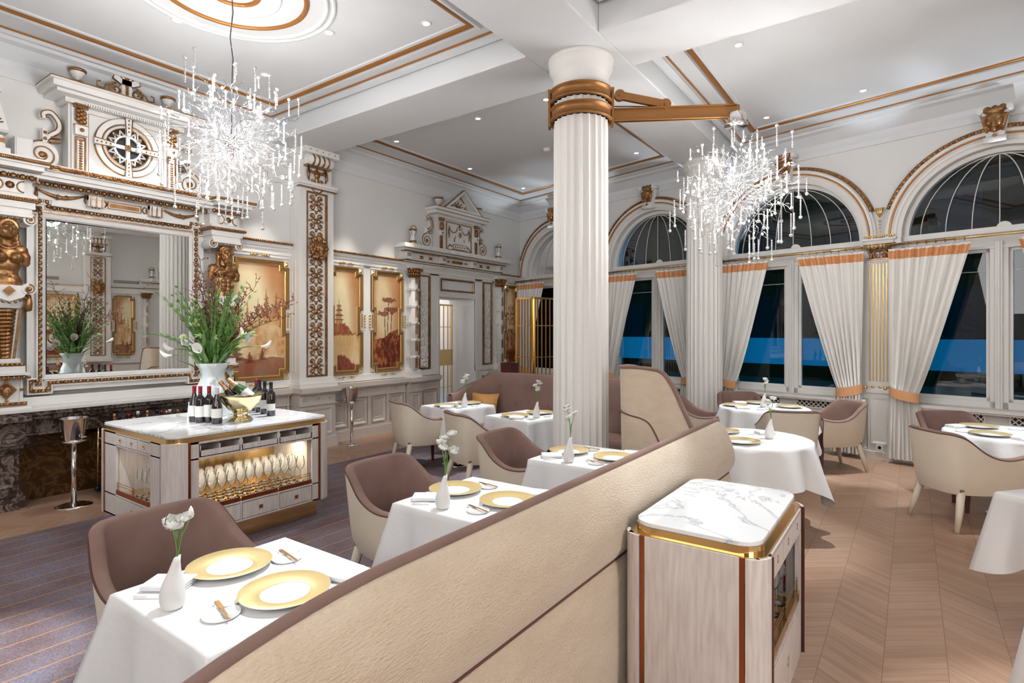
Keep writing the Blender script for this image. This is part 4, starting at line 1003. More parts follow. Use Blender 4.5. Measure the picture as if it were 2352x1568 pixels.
# ---- herm figures ----
def herm(t,kind):
    F=MB(); D=.26
    def B(x,z,r,sc=(1,1,1),d=D): F.ball((x,-d,z),r,16,12,sc)
    # head and neck
    B(0,2.60,.086,(.84,.95,1.12),D+.035); B(0,2.555,.055,(.9,.9,1),D+.07)
    B(0,2.585,.019,(.75,1.3,1.9),D+.130); B(0,2.618,.028,(2.0,.6,.45),D+.112)
    for k in (-1,1): B(k*.030,2.573,.026,(1,.8,.9),D+.088); B(k*.029,2.598,.012,(1.4,.7,.8),D+.114)
    B(0,2.545,.018,(1.4,.7,.5),D+.118); B(0,2.528,.022,(1,.9,.8),D+.105)
    limb(F,[(0,-D-.02,2.56),(0,-D,2.45)],[.048,.055])
    m=kind=='m'
    # torso
    sh=.125 if m else .105
    limb(F,[(-sh,-D,2.41),(sh,-D,2.41)],[.058,.058]); B(0,2.37,.115,(1.12,.72,.9))
    B(0,2.28,.105,(1.05,.70,1.05)); B(0,2.19,.095 if m else .088,(1.05,.72,1.05)); B(0,2.11,.105 if m else .112,(1.1,.78,.9)); B(0,2.07,.11,(1.15,.8,.6))
    if m:
        for k in (-1,1):
            B(k*.055,2.355,.062,(1.05,.55,.75),D+.06); 
            for j in range(3): B(k*.030,2.265-j*.052,.031,(1,.55,.8),D+.075)
            B(k*.095,2.24,.05,(.8,.8,1.5),D+.02)
        # beard and hair
        q=random.Random(2)
        for i in range(34):
            a=q.uniform(-1,1); z=2.54-q.random()*.15; B(a*.05*(1-(2.54-z)*2.5),z,.020,(1,1,1.3),D+.105-(2.54-z)*.1)
        for i in range(38):
            a=R(180*i/37); B(.070*math.cos(a),2.60+.080*math.sin(a),.024,(1,1.3,1),D+.03+.04*q.random())
        for k in (-1,1):
            for j in range(8): B(k*(.072+.006*(j%2)),2.60-j*.024,.024,(1,1.3,1.1),D+.02)
        B(0,2.66,.05,(1.6,1,.5),D+.06)
    else:
        for k in (-1,1):
            B(k*.058,2.335,.050,(1,.95,1),D+.07); B(k*.06,2.33,.012,(1,1,1),D+.12)
            for j in range(9): B(k*(.070+.005*(j%2)+.004*max(0,j-4)),2.63-j*.030,.021,(1,1.2,1.3),D+.015)
        for i in range(24):
            a=R(180*i/23); B(.064*math.cos(a),2.61+.072*math.sin(a),.022,(1,1.5,1),D+.06)
        for i in range(9): a=R(200+i*17); B(.07*math.cos(a),2.47+.05*math.sin(a),.010,(1,1,1),D+.075)
        B(0,2.17,.016,(1,.5,1),D+.08)
    # arms cut off above the elbow, ending in leaf scrolls
    for k in (-1,1):
        x=k*(sh+.030); limb(F,[(k*sh,-D,2.40),(x,-D-.01,2.35),(x+k*.002,-D-.01,2.305)],[.050,.044,.038])
        for j in range(6): a=R(60*j); B(x+.020*math.cos(a),2.295+.018*math.sin(a),.018,(1,1.2,1),D+.02)
    o=part('torso',F,'goldl' if False else 'gold',t); remesh(o,.0075,2)
    w=MB(); g=MB()
    # capital
    w.wb(-.17,.17,2.715,2.745,.0,.37); w.wb(-.15,.15,2.69,2.715,.1,.33)
    for s in (-1,1):
        w.merge(MB().lathe([(.052,-.17),(.052,.17)],20),lambda v:(v.x+s*.155,v.z*.6-.24,v.y+2.70)); curl(g,spiral(s*.155,2.70,.044,1.6,R(90),24,.2,-s),.347,.006,.005); g.ball((s*.155,-.347,2.70),.011,6,5)
    eggs(g,[(-.1,2.695),(.1,2.695)],.022,.014,.34)
    part('capital',w,'white',t,.002); part('capital_gilding',g,'gold',t); w=MB(); g=MB()
    # waist block with diamond, skirt and scaled shaft
    for s in (-1,1): w.merge(MB().lathe([(.055,-.16),(.055,.16)],18),lambda v:(v.x+s*.145,v.z*.6-.26,v.y+2.05)); curl(g,spiral(s*.145,2.05,.045,1.4,R(90),22,.2,-s),.362,.007,.005); g.ball((s*.145,-.365,2.05),.02,6,5)
    w.slab([(-.15,2.08),(-.11,1.97),(0,1.93),(.11,1.97),(.15,2.08)],.12,.35); g.slab([(0,1.985),(.042,2.03),(0,2.075),(-.042,2.03)],.35,.375)
    for i in range(9): a=R(200+i*17.5); g.ball((.145*math.cos(a),-.36,2.04+.12*math.sin(a)),.013,6,5)
    w.merge(MB().lathe([(.13,1.87),(.15,1.92),(.15,1.95),(.12,1.97)],18,sy=.8),lambda v:(v.x,v.y-.2,v.z))
    for k in (-1,1): g.tube([(k*.15,-.3,2.02),(k*.155,-.3,1.92),(k*.15,-.29,1.86),(k*.13,-.29,1.84)],[.02,.03,.035,.006],6)
    w.slab([(-.12,1.88),(.12,1.88),(.065,1.40),(-.065,1.40)],.1,.24)
    for s in (-1,1): g.slab([(s*.12,1.88),(s*.10,1.88),(s*.05,1.40),(s*.068,1.40)],.1,.255)
    for r_ in range(13):
        z=1.86-r_*.036; ww=.085-.045*r_/13
        g.merge(MB().lathe([(ww,0),(ww*.9,-.03),(ww*.3,-.045),(0,-.046)],14,sy=.75),lambda v:(v.x,v.y-.235,v.z+z)); g.ball((0,-.235-ww*.75,z-.02),.011,6,5)
    # pedestal
    w.wb(-.10,.10,1.36,1.40,.08,.28).wb(-.13,.13,1.27,1.33,.0,.31).wb(-.15,.15,1.245,1.27,0,.33); g.wb(-.12,.12,1.33,1.36,.0,.30)
    for i in range(7): g.ball((-.105+.21*i/6,-.30,1.345),.018,6,5,(1,.7,1))
    g.wb(-.16,.16,1.215,1.235,0,.345); 
    for i in range(9): g.ball((-.145+.29*i/8,-.345,1.225),.015,6,5)
    w.wb(-.12,.12,1.0,1.215,0,.26).wb(-.145,.145,.955,1.0,0,.30).wb(-.17,.17,.93,.955,0,.34)
    g.wb(-.14,.14,.965,.998,.2,.315)
    for i in range(7): g.ball((-.12+.24*i/6,-.312,.982),.02,6,5,(1,.6,.8))
    g.slab([(0,1.02),(.075,1.11),(0,1.20),(-.075,1.11)],.26,.275)
    for s in (-1,1): w.slab([(s*.09,1.0),(s*.12,1.0),(s*.12,1.215),(s*.105,1.215)],.26,.275); g.ball((s*.105,-.285,1.11),.014,6,5); g.ball((s*.13,-.275,1.11),.012,6,5)
    for z in (1.01,1.208): g.ball((0,-.28,z),.013,6,5)
    part('shaft',w,'white',t,.002); part('gilding',g,'gold',t)
    mask(t,0,1.11,.27,.058,'face','lion_mask')
t=lroot('herm_figure','gilded half figure of a long haired woman on a scaled white and gold shaft','statue',1.565); herm(t,'f')
t=lroot('herm_figure','gilded half figure of a bearded man behind the flower bouquet','statue',3.585); herm(t,'m')
# ---- overmantel with the round window ----
t=lroot('overmantel_pediment','white and gilded overmantel with a round rosette window, urns and scrolls above the mirror','pediment',2.575)
w=MB(); g=MB(); k=MB()
w.wb(-.52,.52,3.235,3.97,0,.20).wb(-.56,.56,3.94,3.985,0,.26).wb(-.66,.66,3.985,4.02,0,.38).wb(-.70,.70,4.02,4.075,0,.42).wb(-.73,.73,4.075,4.095,0,.45)
g.wb(-.73,.73,4.09,4.10,0,.455); g.wb(-.66,.66,4.02,4.03,.2,.39)
for i in range(38):
    x=-.40+.80*(i+.5)/38; w.wb(x-.007,x+.007,3.935,3.965,.2,.285)
for s in (-1,1):
    w.wb(s*.43-.07,s*.43+.07,3.25,3.93,.2,.23); g.wb(s*.43-.06,s*.43+.06,3.905,3.935,.2,.275)
    for i in range(6): g.ball((s*.43-.05+.02*i,-.28,3.93),.015,6,5)
    g.wb(s*.43-.04,s*.43+.04,3.27,3.60,.23,.24); w.wb(s*.43-.03,s*.43+.03,3.29,3.58,.24,.247); g.sweep([(s*.43-.045,3.26),(s*.43+.045,3.26),(s*.43+.045,3.62),(s*.43-.045,3.62)],[(0,.23),(0,.255),(.01,.255),(.01,.23)],True)
    for i in range(12): g.ball((s*.43,-.25,3.30+i*.025),.014,6,5,(1.2,.6,.8))
    w.wb(s*.43-.055,s*.43+.055,3.63,3.73,.23,.28); g.ball((s*.43,-.285,3.68),.02,7,5); g.wb(s*.43-.058,s*.43+.058,3.725,3.735,.22,.285)
    for i in range(10): g.ball((s*.43+.03*math.sin(i*2.1),-.26,3.76+.014*i),.026,6,5)
    w.wb(s*.43-.08,s*.43+.08,4.10,4.16,.08,.24); urn(w,g,s*.43,4.16,1.05,.16)
    volute(w,g,s*.70,3.40,.135,.02,.10,-s,3.2)
w.add([(x_,-.2,z_) for x_,z_ in []],[])
# circle
A=lambda r,n=48: [(r*math.cos(2*PI*i/n),3.62+r*math.sin(2*PI*i/n)) for i in range(n)]
w.sweep(A(.30),[(-.0,.2),(.0,.235),(.05,.235),(.06,.21)],True); w.sweep(A(.235),[(0,.2),(0,.225),(.03,.225)],True)
for r in (.302,.235,.205): g.sweep(A(r),[(-.006,.21),(0,.243),(.006,.21)],True,smooth=True)
k.slab(A(.20,32),.2,.206); 
for i in range(32): 
    a=2*PI*i/32; a2=2*PI*(i+1)/32; r0,r1=(.13,.19) if i%2 else (.19,.13)
    w.tube([(r0*math.cos(a),-.212,3.62+r0*math.sin(a)),(r1*math.cos(a2),-.212,3.62+r1*math.sin(a2))],.009,4)
for i in range(4):
    a=PI/4+i*PI/2; x,z=.162*math.cos(a),3.62+.162*math.sin(a); g.wb(x-.015,x+.015,z-.015,z+.015,.21,.225)
w.sweep(A(.125,32),[(-.01,.2),(-.01,.225),(.01,.225),(.01,.2)],True)
for i in range(4):
    a=i*PI/2; c_,s_=math.cos(a),math.sin(a); T=lambda r,o:(r*c_-o*s_,3.62+r*s_+o*c_)
    w.slab([T(.0,-.018),T(.13,-.018),T(.13,.018),T(0,.018)],.2,.23); w.slab([T(.13,-.022),T(.31,-.035),T(.31,.035),T(.13,.022)],.22,.25)
    for o in (-1,1): g.tube([(*T(.13,o*.022),0),(*T(.31,o*.035),0)] and [(T(.13,o*.022)[0],-.252,T(.13,o*.022)[1]),(T(.31,o*.035)[0],-.252,T(.31,o*.035)[1])],.005,4)
    for r in (.17,.21,.25,.29): g.ball((T(r,0)[0],-.252,T(r,0)[1]),.010,5,4)
for i in range(9): a=i*.7; g.ball((.022*math.cos(a)*(i>0),-.24,3.62+.022*math.sin(a)*(i>0)),.013,6,5)
for s in (-1,1):
    for z in (3.30,3.90): pass
g.sweep([(-.35,3.29),(.35,3.29),(.35,3.89),(-.35,3.89)],[(0,.2),(.0,.203),(.004,.203),(.004,.2)],True)
# crest
w.slab([(-.05,4.10),(.05,4.10),(.045,4.38),(.0,4.415),(-.045,4.38)],.16,.20); w.slab([(-.13,4.34),(-.06,4.30),(.06,4.30),(.13,4.34),(.11,4.40),(.05,4.36),(-.05,4.36),(-.11,4.40)],.16,.20)
g.sweep([(-.13,4.34),(-.06,4.30),(.06,4.30),(.13,4.34),(.11,4.40),(.05,4.37),(.035,4.40),(0,4.42),(-.035,4.40),(-.05,4.37),(-.11,4.40)],[(-.007,.19),(0,.21),(.007,.19)],True); g.merge(MB().lathe([(.015,0),(.024,.008),(.015,.012)],14),lambda v:(v.x,-.2-v.z,v.y+4.375))
for i in range(5): g.ball((0,-.205,4.16+i*.03),.018,6,5)
for s in (-1,1):
    curl(g,spiral(s*.10,4.235,.06,1.5,R(90),26,.2,-s),.19,.013,.009)
    pts=[(s*.13,4.27),(s*.19,4.25),(s*.21,4.20),(s*.27,4.21),(s*.27,4.26),(s*.24,4.27)]
    curl(g,pts,.19,.012,.008); w.slab([(s*.05,4.10),(s*.32,4.10),(s*.29,4.15),(s*.20,4.17),(s*.14,4.22),(s*.05,4.28)],.16,.18); curl(g,[(s*.20,4.17),(s*.26,4.15),(s*.31,4.115),(s*.38,4.11)],.18,.009,.006)
    curl(g,[(s*.03,4.15),(s*.10,4.16),(s*.15,4.12),(s*.22,4.13)],.20,.014,.007)
part('body',w,'white',t); part('gilding',g,'gold',t); part('round_pane',k,'black',t)
# obelisks at both ends of the entablature
def obelisk(y,label):
    t=lroot('gilded_obelisk',label,'obelisk',y,3.235)
    w=MB(); g=MB()
    for (h0,z0_),(h1,z1_) in (((.12,0),(.12,.10)),((.09,.10),(.09,.14)),((.075,.20),(.075,.22)),((.11,.24),(.13,.26)),((.11,.26),(.045,.62)),((.07,.62),(.07,.65))):
        w.add([(-h0,-.22-h0,z0_),(h0,-.22-h0,z0_),(h0,-.22+h0,z0_),(-h0,-.22+h0,z0_),(-h1,-.22-h1,z1_),(h1,-.22-h1,z1_),(h1,-.22+h1,z1_),(-h1,-.22+h1,z1_)],[(0,3,2,1),(4,5,6,7),(0,1,5,4),(1,2,6,5),(2,3,7,6),(3,0,4,7)])
    w.box((-.08,-.30,.13),(.08,-.14,.21)); g.box((-.085,-.305,.15),(.085,-.135,.19))
    for a in range(-3,4): g.tube([(.0,-.335+.0,.31),(.075*math.sin(a*.42),-.33,.31+.075*math.cos(a*.42))],.006,4)
    g.box((-.035,-.31,.42),(.035,-.28,.58)); g.ball((0,-.22,.70),.05,10,8); g.ball((0,-.33,.31),.02,6,5)
    part('body',w,'white',t); part('gilding',g,'gold',t)
obelisk(1.46,'white obelisk with gilded ball at the left edge, on the entablature')
# ---- mantelpiece ----
t=lroot('marble_mantelpiece','dark veined marble mantelpiece with brown marble back below the mirror','mantelpiece',2.575)
X0,X1=-1.36,1.36; d=MB(); s_=MB().wb(X0,X1,.90,.935,0,.40).wb(X0+.03,X1-.03,.935,1.02,0,.20)
part('white_ledge',s_,'white',t,.006)
d.wb(X0+.04,X1-.04,.865,.90,0,.38).wb(X0+.08,X1-.08,.82,.865,0,.32).wb(X0+.10,X1-.10,.68,.80,0,.22).wb(X0+.10,X1-.10,.80,.82,0,.27).wb(X0+.10,X1-.10,.66,.68,0,.25)
for sx in (-1,1):
    xc=sx*1.07; a,b=xc-.21,xc+.21
    d.wb(a,b,.82,.87,0,.42).wb(a+.02,b-.02,.66,.82,0,.30).wb(a,b,.60,.66,0,.34).wb(a+.03,b-.03,.56,.60,0,.30).wb(a+.05,b-.05,.15,.56,0,.24).wb(a,b,.0,.07,0,.34).wb(a+.02,b-.02,.07,.11,0,.31).wb(a+.03,b-.03,.11,.15,0,.28)
    d.sweep([(a+.09,.2),(b-.09,.2),(b-.09,.52),(a+.09,.52)],[(0,.24),(0,.26),(.02,.25),(.03,.24)],True)
for i in range(7):
    x=-.78+i*.26
    if i%2: d.sweep([(x-.04,.71),(x+.04,.71),(x+.04,.78),(x-.04,.78)],[(0,.22),(0,.232),(.012,.232),(.012,.22)],True); d.wb(x-.006,x+.006,.71,.78,.22,.232)
    else: d.sweep([(x+.035*math.cos(a_),.745+.035*math.sin(a_)) for a_ in [R(30*j) for j in range(12)]],[(0,.22),(0,.232),(.010,.232),(.010,.22)],True)
part('dark_marble',d,'marbled',t,.004)
part('back_slab',MB().wb(-.9,.9,0,.66,0,.035),'marbleb',t)
# ================= right wall, seen in the mirror =================
def rroot(name,label,cat,y,z=0,group=None): return thing(name,label,cat,(RX,y,z),RWR,group)
t=sroot('trim_9',(RX,0,0),RWR); t['label']='white panelling of the opposite wall'
w=MB(); g=MB()
w.wb(-9.5,3.5,2.70,2.85,0,.05).wb(-9.5,3.5,.80,.87,0,.13).wb(-9.5,3.5,0,.15,0,.06).wb(-9.5,3.5,.15,.8,0,.02)
g.wb(-9.5,3.5,2.85,2.872,0,.075)
part('rail',w,'white',t); part('gilded_rope',g,'gold',t)
dup(bp_,(RX,5.10,0),RWR,'gilded scrollwork pilaster on the opposite wall, seen only in the mirror')
painting(5.48,6.01,1.0,2.645,0,'narrow painting of red trees on the opposite wall, seen only in the mirror',parentfn=rroot)
painting(3.6,4.75,1.0,2.62,3,'wide painting on the opposite wall, seen only in the mirror',parentfn=rroot)
dup(hc_,(RX,6.27,0),RWR,'white half column on the opposite wall, seen only in the mirror')
dup(od_,(RX,7.6,0),RWR,'white pediment with gilded scrolls on the opposite wall, seen only in the mirror')
for y in (4.0,5.8):
    t=rroot('air_vent','long slotted air vent on the opposite wall, %s of the pilaster, seen in the mirror'%('left' if y<5 else 'right'),'vent',y,2.97)
    part('frame',MB().wb(-.33,.33,0,.11,.0,.012),'white',t)
    m=MB()
    for i in range(40): m.wb(-.31+i*.0155,-.31+i*.0155+.007,.012,.098,.012,.016)
    part('slats',m,'blackm',t)
lamp('opposite_wall_fill','SPOT',(2.6,5.9,4.3),420,WARM,aim=(3.9,6.3,1.9),spot_size=R(70),spot_blend=.8,shadow_soft_size=.05)  # added spot out of view, brightens the opposite wall for the mirror
lamp('opposite_wall_fill','SPOT',(2.4,4.3,4.3),300,WARM,aim=(3.9,4.8,1.9),spot_size=R(70),spot_blend=.8,shadow_soft_size=.05)  # second added spot, brightens the same wall further along
# ================= armchairs =================
def crom(P,k=6):
    P=[Vector(p) for p in P]; out=[]
    for i in range(len(P)-1):
        p0=P[max(0,i-1)];p1=P[i];p2=P[i+1];p3=P[min(len(P)-1,i+2)]
        for t in range(k):
            t/=k; out.append(.5*((2*p1)+(p2-p0)*t+(2*p0-5*p1+4*p2-p3)*t*t+(3*p1-p0-3*p2+p3)*t**3))
    return out+[P[-1]]
def shell(pts,thick,zb,zi,lean,lower=.93,k=6):
    """pts (x,y,top). returns outer, inner, piping builders"""
    P=crom(pts,k); N=len(P); nr=[]
    for i in range(N):
        a=P[min(i+1,N-1)]-P[max(i-1,0)]; v=Vector((-a.y,a.x)).normalized(); nr.append(v)   # inward normal (path runs clockwise seen from outside)
    c=Vector((sum(p.x for p in P)/N,sum(p.y for p in P)/N))
    if (c-Vector((P[N//2].x,P[N//2].y))).dot(nr[N//2])<0: nr=[-v for v in nr]
    def outer(i,z):
        p=P[i]; u=(z-zb)/(p.z-zb) if p.z>zb else 0; f=lower+(1-lower)*min(1,max(0,(z-zb)/.12))**.6; q=Vector((p.x,p.y)); q=c+(q-c)*f-nr[i]*lean*max(0,(z-zb))
        return (q.x,q.y,z)
    no=10; om=MB(); vs=[];fs=[]
    for j in range(no+1):
        for i in range(N): vs.append(outer(i,zb+(P[i].z-zb)*j/no))
    om.add(vs,[(j*N+i,j*N+i+1,(j+1)*N+i+1,(j+1)*N+i) for j in range(no) for i in range(N-1)],True)
    im=MB(); vs=[]; prof=[(0,0),(.12,.012),(.5,.02),(.88,.012),(1,0)]
    rows=[]
    for a,h in prof: rows.append([Vector(outer(i,P[i].z))+Vector((nr[i].x*thick*a,nr[i].y*thick*a,h)) for i in range(N)])
    ni=7
    for j in range(1,ni+1):
        row=[]
        for i in range(N):
            z=P[i].z+(zi-P[i].z)*j/ni; q=Vector(outer(i,max(z,zb)))+Vector((nr[i].x*thick,nr[i].y*thick,0)); row.append(Vector((q.x,q.y,z)))
        rows.append(row)
    for r in rows: vs+=r
    im.add(vs,[(j*N+i+1,j*N+i,(j+1)*N+i,(j+1)*N+i+1) for j in range(len(rows)-1) for i in range(N-1)],True)
    for e in (0,N-1):      # front faces of the arms
        n=8; vs=[]
        for j in range(n+1):
            z=zb+(P[e].z-zb)*j/n; o=Vector(outer(e,z)); vs+=[o,o+Vector((nr[e].x*thick,nr[e].y*thick,0))]
        im.add(vs,[(2*j,2*j+1,2*j+3,2*j+2) for j in range(n)],True)
    bot=MB(); vs=[outer(i,zb) for i in range(N)]+[tuple(Vector(outer(i,zb))+Vector((nr[i].x*thick,nr[i].y*thick,0))) for i in range(N)]
    om.add(vs,[(i+1,i,N+i,N+i+1) for i in range(N-1)])
    pp=[Vector(outer(0,zb+(P[0].z-zb)*j/6)) for j in range(6)]+[Vector(outer(i,P[i].z))+Vector((0,0,.002)) for i in range(N)]+[Vector(outer(N-1,zb+(P[-1].z-zb)*j/6)) for j in range(5,-1,-1)]
    return om,im,pp,outer,P
def armchair(label,loc,ang,group='tub armchairs with cream leather backs and mauve velvet insides'):
    t=thing('armchair',label,'armchair',loc,ang,group)
    h=[(.29,-.288,.625),(.16,-.294,.60),(.04,-.290,.605),(-.07,-.278,.65),(-.17,-.25,.735),(-.25,-.215,.792),(-.287,-.12,.797)]
    pts=h+[(-.295,0,.797)]+[(x,-y,z) for x,y,z in reversed(h)]
    om,im,pp,_,_=shell(pts,.055,.30,.42,.10)
    part('outer_shell',om,'cream',t,label='cream leather outer shell'); part('inner_upholstery',im,'mauve',t,label='mauve velvet inside')
    part('piping',MB().tube(pp,.0045,5),'piping',t)
    part('seat',MB().box((-.24,-.235,.31),(.30,.235,.455)),'mauve',t,.03)
    for s in (-1,1):
        part('leg',MB().tube([(-.20,s*.20,.33),(-.245,s*.23,.15),(-.285,s*.25,0)],[.032,.026,.017],10),'cream',t,label='cream covered rear leg')
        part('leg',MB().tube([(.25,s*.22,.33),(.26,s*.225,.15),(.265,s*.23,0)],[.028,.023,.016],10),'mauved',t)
    return t
chairs=[('mauve velvet armchair at the nearest square table, bottom left',(-2.60,1.19),0),
 ('mauve velvet armchair at the second square table beside the long banquette',(-2.57,2.50),0),
 ('mauve velvet armchair at the third square table, just in front of the column',(-2.55,3.77),0),
 ('cream backed armchair at the far left square table, back to the camera',(-4.90,4.98),R(66)),
 ('cream backed armchair, partly hidden, at the square table next to the column',(-3.72,4.66),R(66)),
 ('cream backed armchair at the round table on the right, back to the camera',(.36,6.26),R(40)),
 ('mauve fronted armchair near the window at the round table on the right',(.40,7.27),R(-60)),
 ('cream backed armchair between the two round tables, back to the camera',(-1.14,6.88),R(115)),
 ('cream backed armchair lit from above, right of the far round table',(-.80,7.86),R(218)),
 ('mauve fronted armchair behind the far round table, next to the rear column',(-1.86,8.05),R(-60)),
 ('armchair left of the far round table, mostly behind the high-backed sofa',(-2.22,7.22),R(8))]
c0=None
for lb,(x,y),a in chairs:
    if c0 is None: c0=armchair(lb,(x,y,.012),a)
    else: dup(c0,(x,y,.012 if x<-2.3 and y<6.6 else 0),a,lb)
# ================= tables, cloths, settings =================
def sqcloth(side,drop,seed,zt=.74,cf=.45,fl=.12):
    q=random.Random(seed); hs=side/2; N=30; per=[]
    for k in range(4):
        for i in range(N):
            u=-1+2*i/N; u=math.copysign(abs(u)**.75,u)
            per.append((u*hs,-hs,0,-1,1-abs(u)) if k==0 else (hs,u*hs,1,0,1-abs(u)) if k==1 else (-u*hs,hs,0,1,1-abs(u)) if k==2 else (-hs,-u*hs,-1,0,1-abs(u)))
    ph=[q.uniform(0,6) for _ in range(6)]
    n=len(per); mb=MB(); vs=[]
    for f in (0,.33,.66,.985): 
        for x,y,_,_,_ in per: vs.append((x*f,y*f,zt+.002))
    J=12
    for j in range(J+1):
        v=j/J
        for i,(x,y,nx,ny,c) in enumerate(per):
            d=c*hs; cor=math.exp(-(d/.045)**2); cw=math.exp(-(d/.16)**2)
            dx_,dy_=(math.copysign(.7071,x),math.copysign(.7071,y))
            out=.006+v*.045+v*.012*math.sin(i*.33+ph[0])+v*.010*math.sin(i*.8+ph[1]); pin=-v*.05*math.exp(-((d-.12)/.055)**2)
            ox=nx*(out+pin)*(1-cor)+dx_*cor*(.01+v*(fl+.05*math.sin(ph[2]+i//N)))
            oy=ny*(out+pin)*(1-cor)+dy_*cor*(.01+v*(fl+.05*math.sin(ph[2]+i//N)))
            vs.append((x+ox,y+oy,zt-.004-v*drop*(1+cf*cw)-.0*v))
    R_=4+J+1
    mb.add(vs,[(j*n+i,j*n+(i+1)%n,(j+1)*n+(i+1)%n,(j+1)*n+i) for j in range(R_-1) for i in range(n)],True)
    return mb
def rcloth(r,side,seed,zt=.74,rot=0.3):
    q=random.Random(seed); n=160; mb=MB(); vs=[]; ph=q.uniform(0,6)
    for f in (0,.4,.8,.985):
        for i in range(n): a=2*PI*i/n; vs.append((r*f*math.cos(a),r*f*math.sin(a),zt+.002))
    J=14
    for j in range(J+1):
        v=j/J
        for i in range(n):
            a=2*PI*i/n; b=a-rot; L=min(.50,side/2/max(abs(math.cos(b)),abs(math.sin(b)))-r)
            fold=math.sin(11*a+ph+.7*math.sin(3*a))+.4*math.sin(7*a-ph)
            o=r+.008+v*(.05+L*.10)+(.028+.05*L)*fold*v**.8
            vs.append((o*math.cos(a),o*math.sin(a),zt-.005-L*v*.95+.0*fold))
    mb.add(vs,[(j*n+i,j*n+(i+1)%n,(j+1)*n+(i+1)%n,(j+1)*n+i) for j in range(4+J) for i in range(n)],True)
    return mb
def tbase(x,y,rz,side,label,rnd_=False):
    t=thing('dining_table',label,'table',(x,y,.012 if x<-1.2 and y<6.6 else 0),rz,'dining tables under white cloths'); zf=-t.location.z
    part('tabletop',MB().lathe([(0,.705+zf),(side/2,.705+zf),(side/2,.738+zf),(0,.738+zf)],40) if rnd_ else MB().box((-side/2,-side/2,.705+zf),(side/2,side/2,.738+zf)),'brown',t)
    part('pedestal',MB().lathe([(.03,.02),(.03,.7)],16),'chrome',t); part('base',MB().lathe([(.0,0),(.19,0),(.19,.012),(.05,.025),(0,.03)],32),'chrome',t)
def at(x,y,rz,dx_,dy_): c_,s_=math.cos(rz),math.sin(rz); return (x+dx_*c_-dy_*s_,y+dx_*s_+dy_*c_)
ZT=.7425
pl=thing('charger_plate','',"plate",(0,0,-50))
part('plate',MB().lathe([(0,0),(.055,.0),(.065,.004),(.15,.022),(.1505,.024),(.07,.0075),(.0,.006)],56),'china',pl)
part('gold_rim',MB().lathe([(.081,.0105),(.1485,.0243),(.1495,.0238)],64,cap=False),'platerim',pl)
sp=thing('side_plate','',"plate",(0,0,-50)); part('plate',MB().lathe([(0,0),(.052,0),(.057,.004),(.058,.009),(.0555,.009),(.053,.0045),(0,.004)],40),'china',sp)
sq_=thing('butter_dish','',"plate",(0,0,-50)); part('plate',MB().lathe([(0,0),(.037,0),(.0415,.004),(.042,.009),(.040,.009),(.037,.004),(0,.004)],36),'china',sq_)
kn=thing('butter_knife','',"knife",(0,0,-50)); part('blade',MB().box((-.075,-.006,.0),(-.005,.009,.002)),'knife',kn,.001); part('handle',MB().box((-.01,-.004,.0),(.085,.004,.006)),'knife',kn,.002)
nk=thing('folded_napkin','',"napkin",(0,0,-50)); 
mb=MB()
for k in range(3): mb.box((-.075,-.05+.001*k,k*.0085),(.075,.05-.002*k,k*.0085+.0078))
mb.tube([(-.074,-.046+.0*k,.012) for k in range(1)]+[(.074,-.046,.012)],.0125,8)
part('cloth',mb,'linen',nk,.004)
cd=thing('card_holder','',"holder",(0,0,-50)); part('block',MB().box((-.045,-.012,0),(.045,.012,.006)),'china',cd,.001); part('lip',MB().box((-.045,-.012,.006),(.0,-.009,.012)),'china',cd)
def vase_mb():
    mb=MB(); n=28; prof=[(.0,0),(.026,.0),(.034,.008),(.0385,.03),(.0385,.05),(.034,.075),(.026,.10),(.018,.125),(.0125,.15),(.0105,.168),(.0085,.168),(.009,.15)]
    mb.lathe(prof,n); mb.v=[(x+.014*(max(0,z-.05)/.12)**1.6,y,z+ (.5*x if z>.16 else 0)) for x,y,z in mb.v]; return mb
vs_=thing('bud_vase','',"vase",(0,0,-50)); part('body',vase_mb(),'ceramic',vs_)
def blossom(s,seed):
    q=random.Random(seed); mb=MB()
    for k,(r,h,n) in enumerate(((.024,.020,5),(.018,.022,5),(.011,.021,4),(.006,.018,3))):
        for i in range(n):
            a=2*PI*(i+.5*k)/n+q.uniform(-.2,.2)
            def f(u,v):
                w_=(u-.5)*1.9*math.sin(PI*min(1,v*.9+.12))*r; rr=r*math.sin(v*PI/2)**.7*(1+.18*v*v); z=h*v-.003*math.cos((u-.5)*5)*v+q.uniform(-.0006,.0006)
                x=rr*math.cos((u-.5)*1.5/1)*1; y=w_
                return ((x*math.cos(a)-y*math.sin(a))*s,(x*math.sin(a)+y*math.cos(a))*s,z*s)
            mb.grid(f,4,4)
    return mb
BL=[mesh_of('blossom',blossom(1.25,i),'petal') for i in range(3)]
BUD=mesh_of('bud',MB().lathe([(.0,0),(.006,.002),(.009,.012),(.007,.024),(.002,.034),(0,.036)],10),'petal')
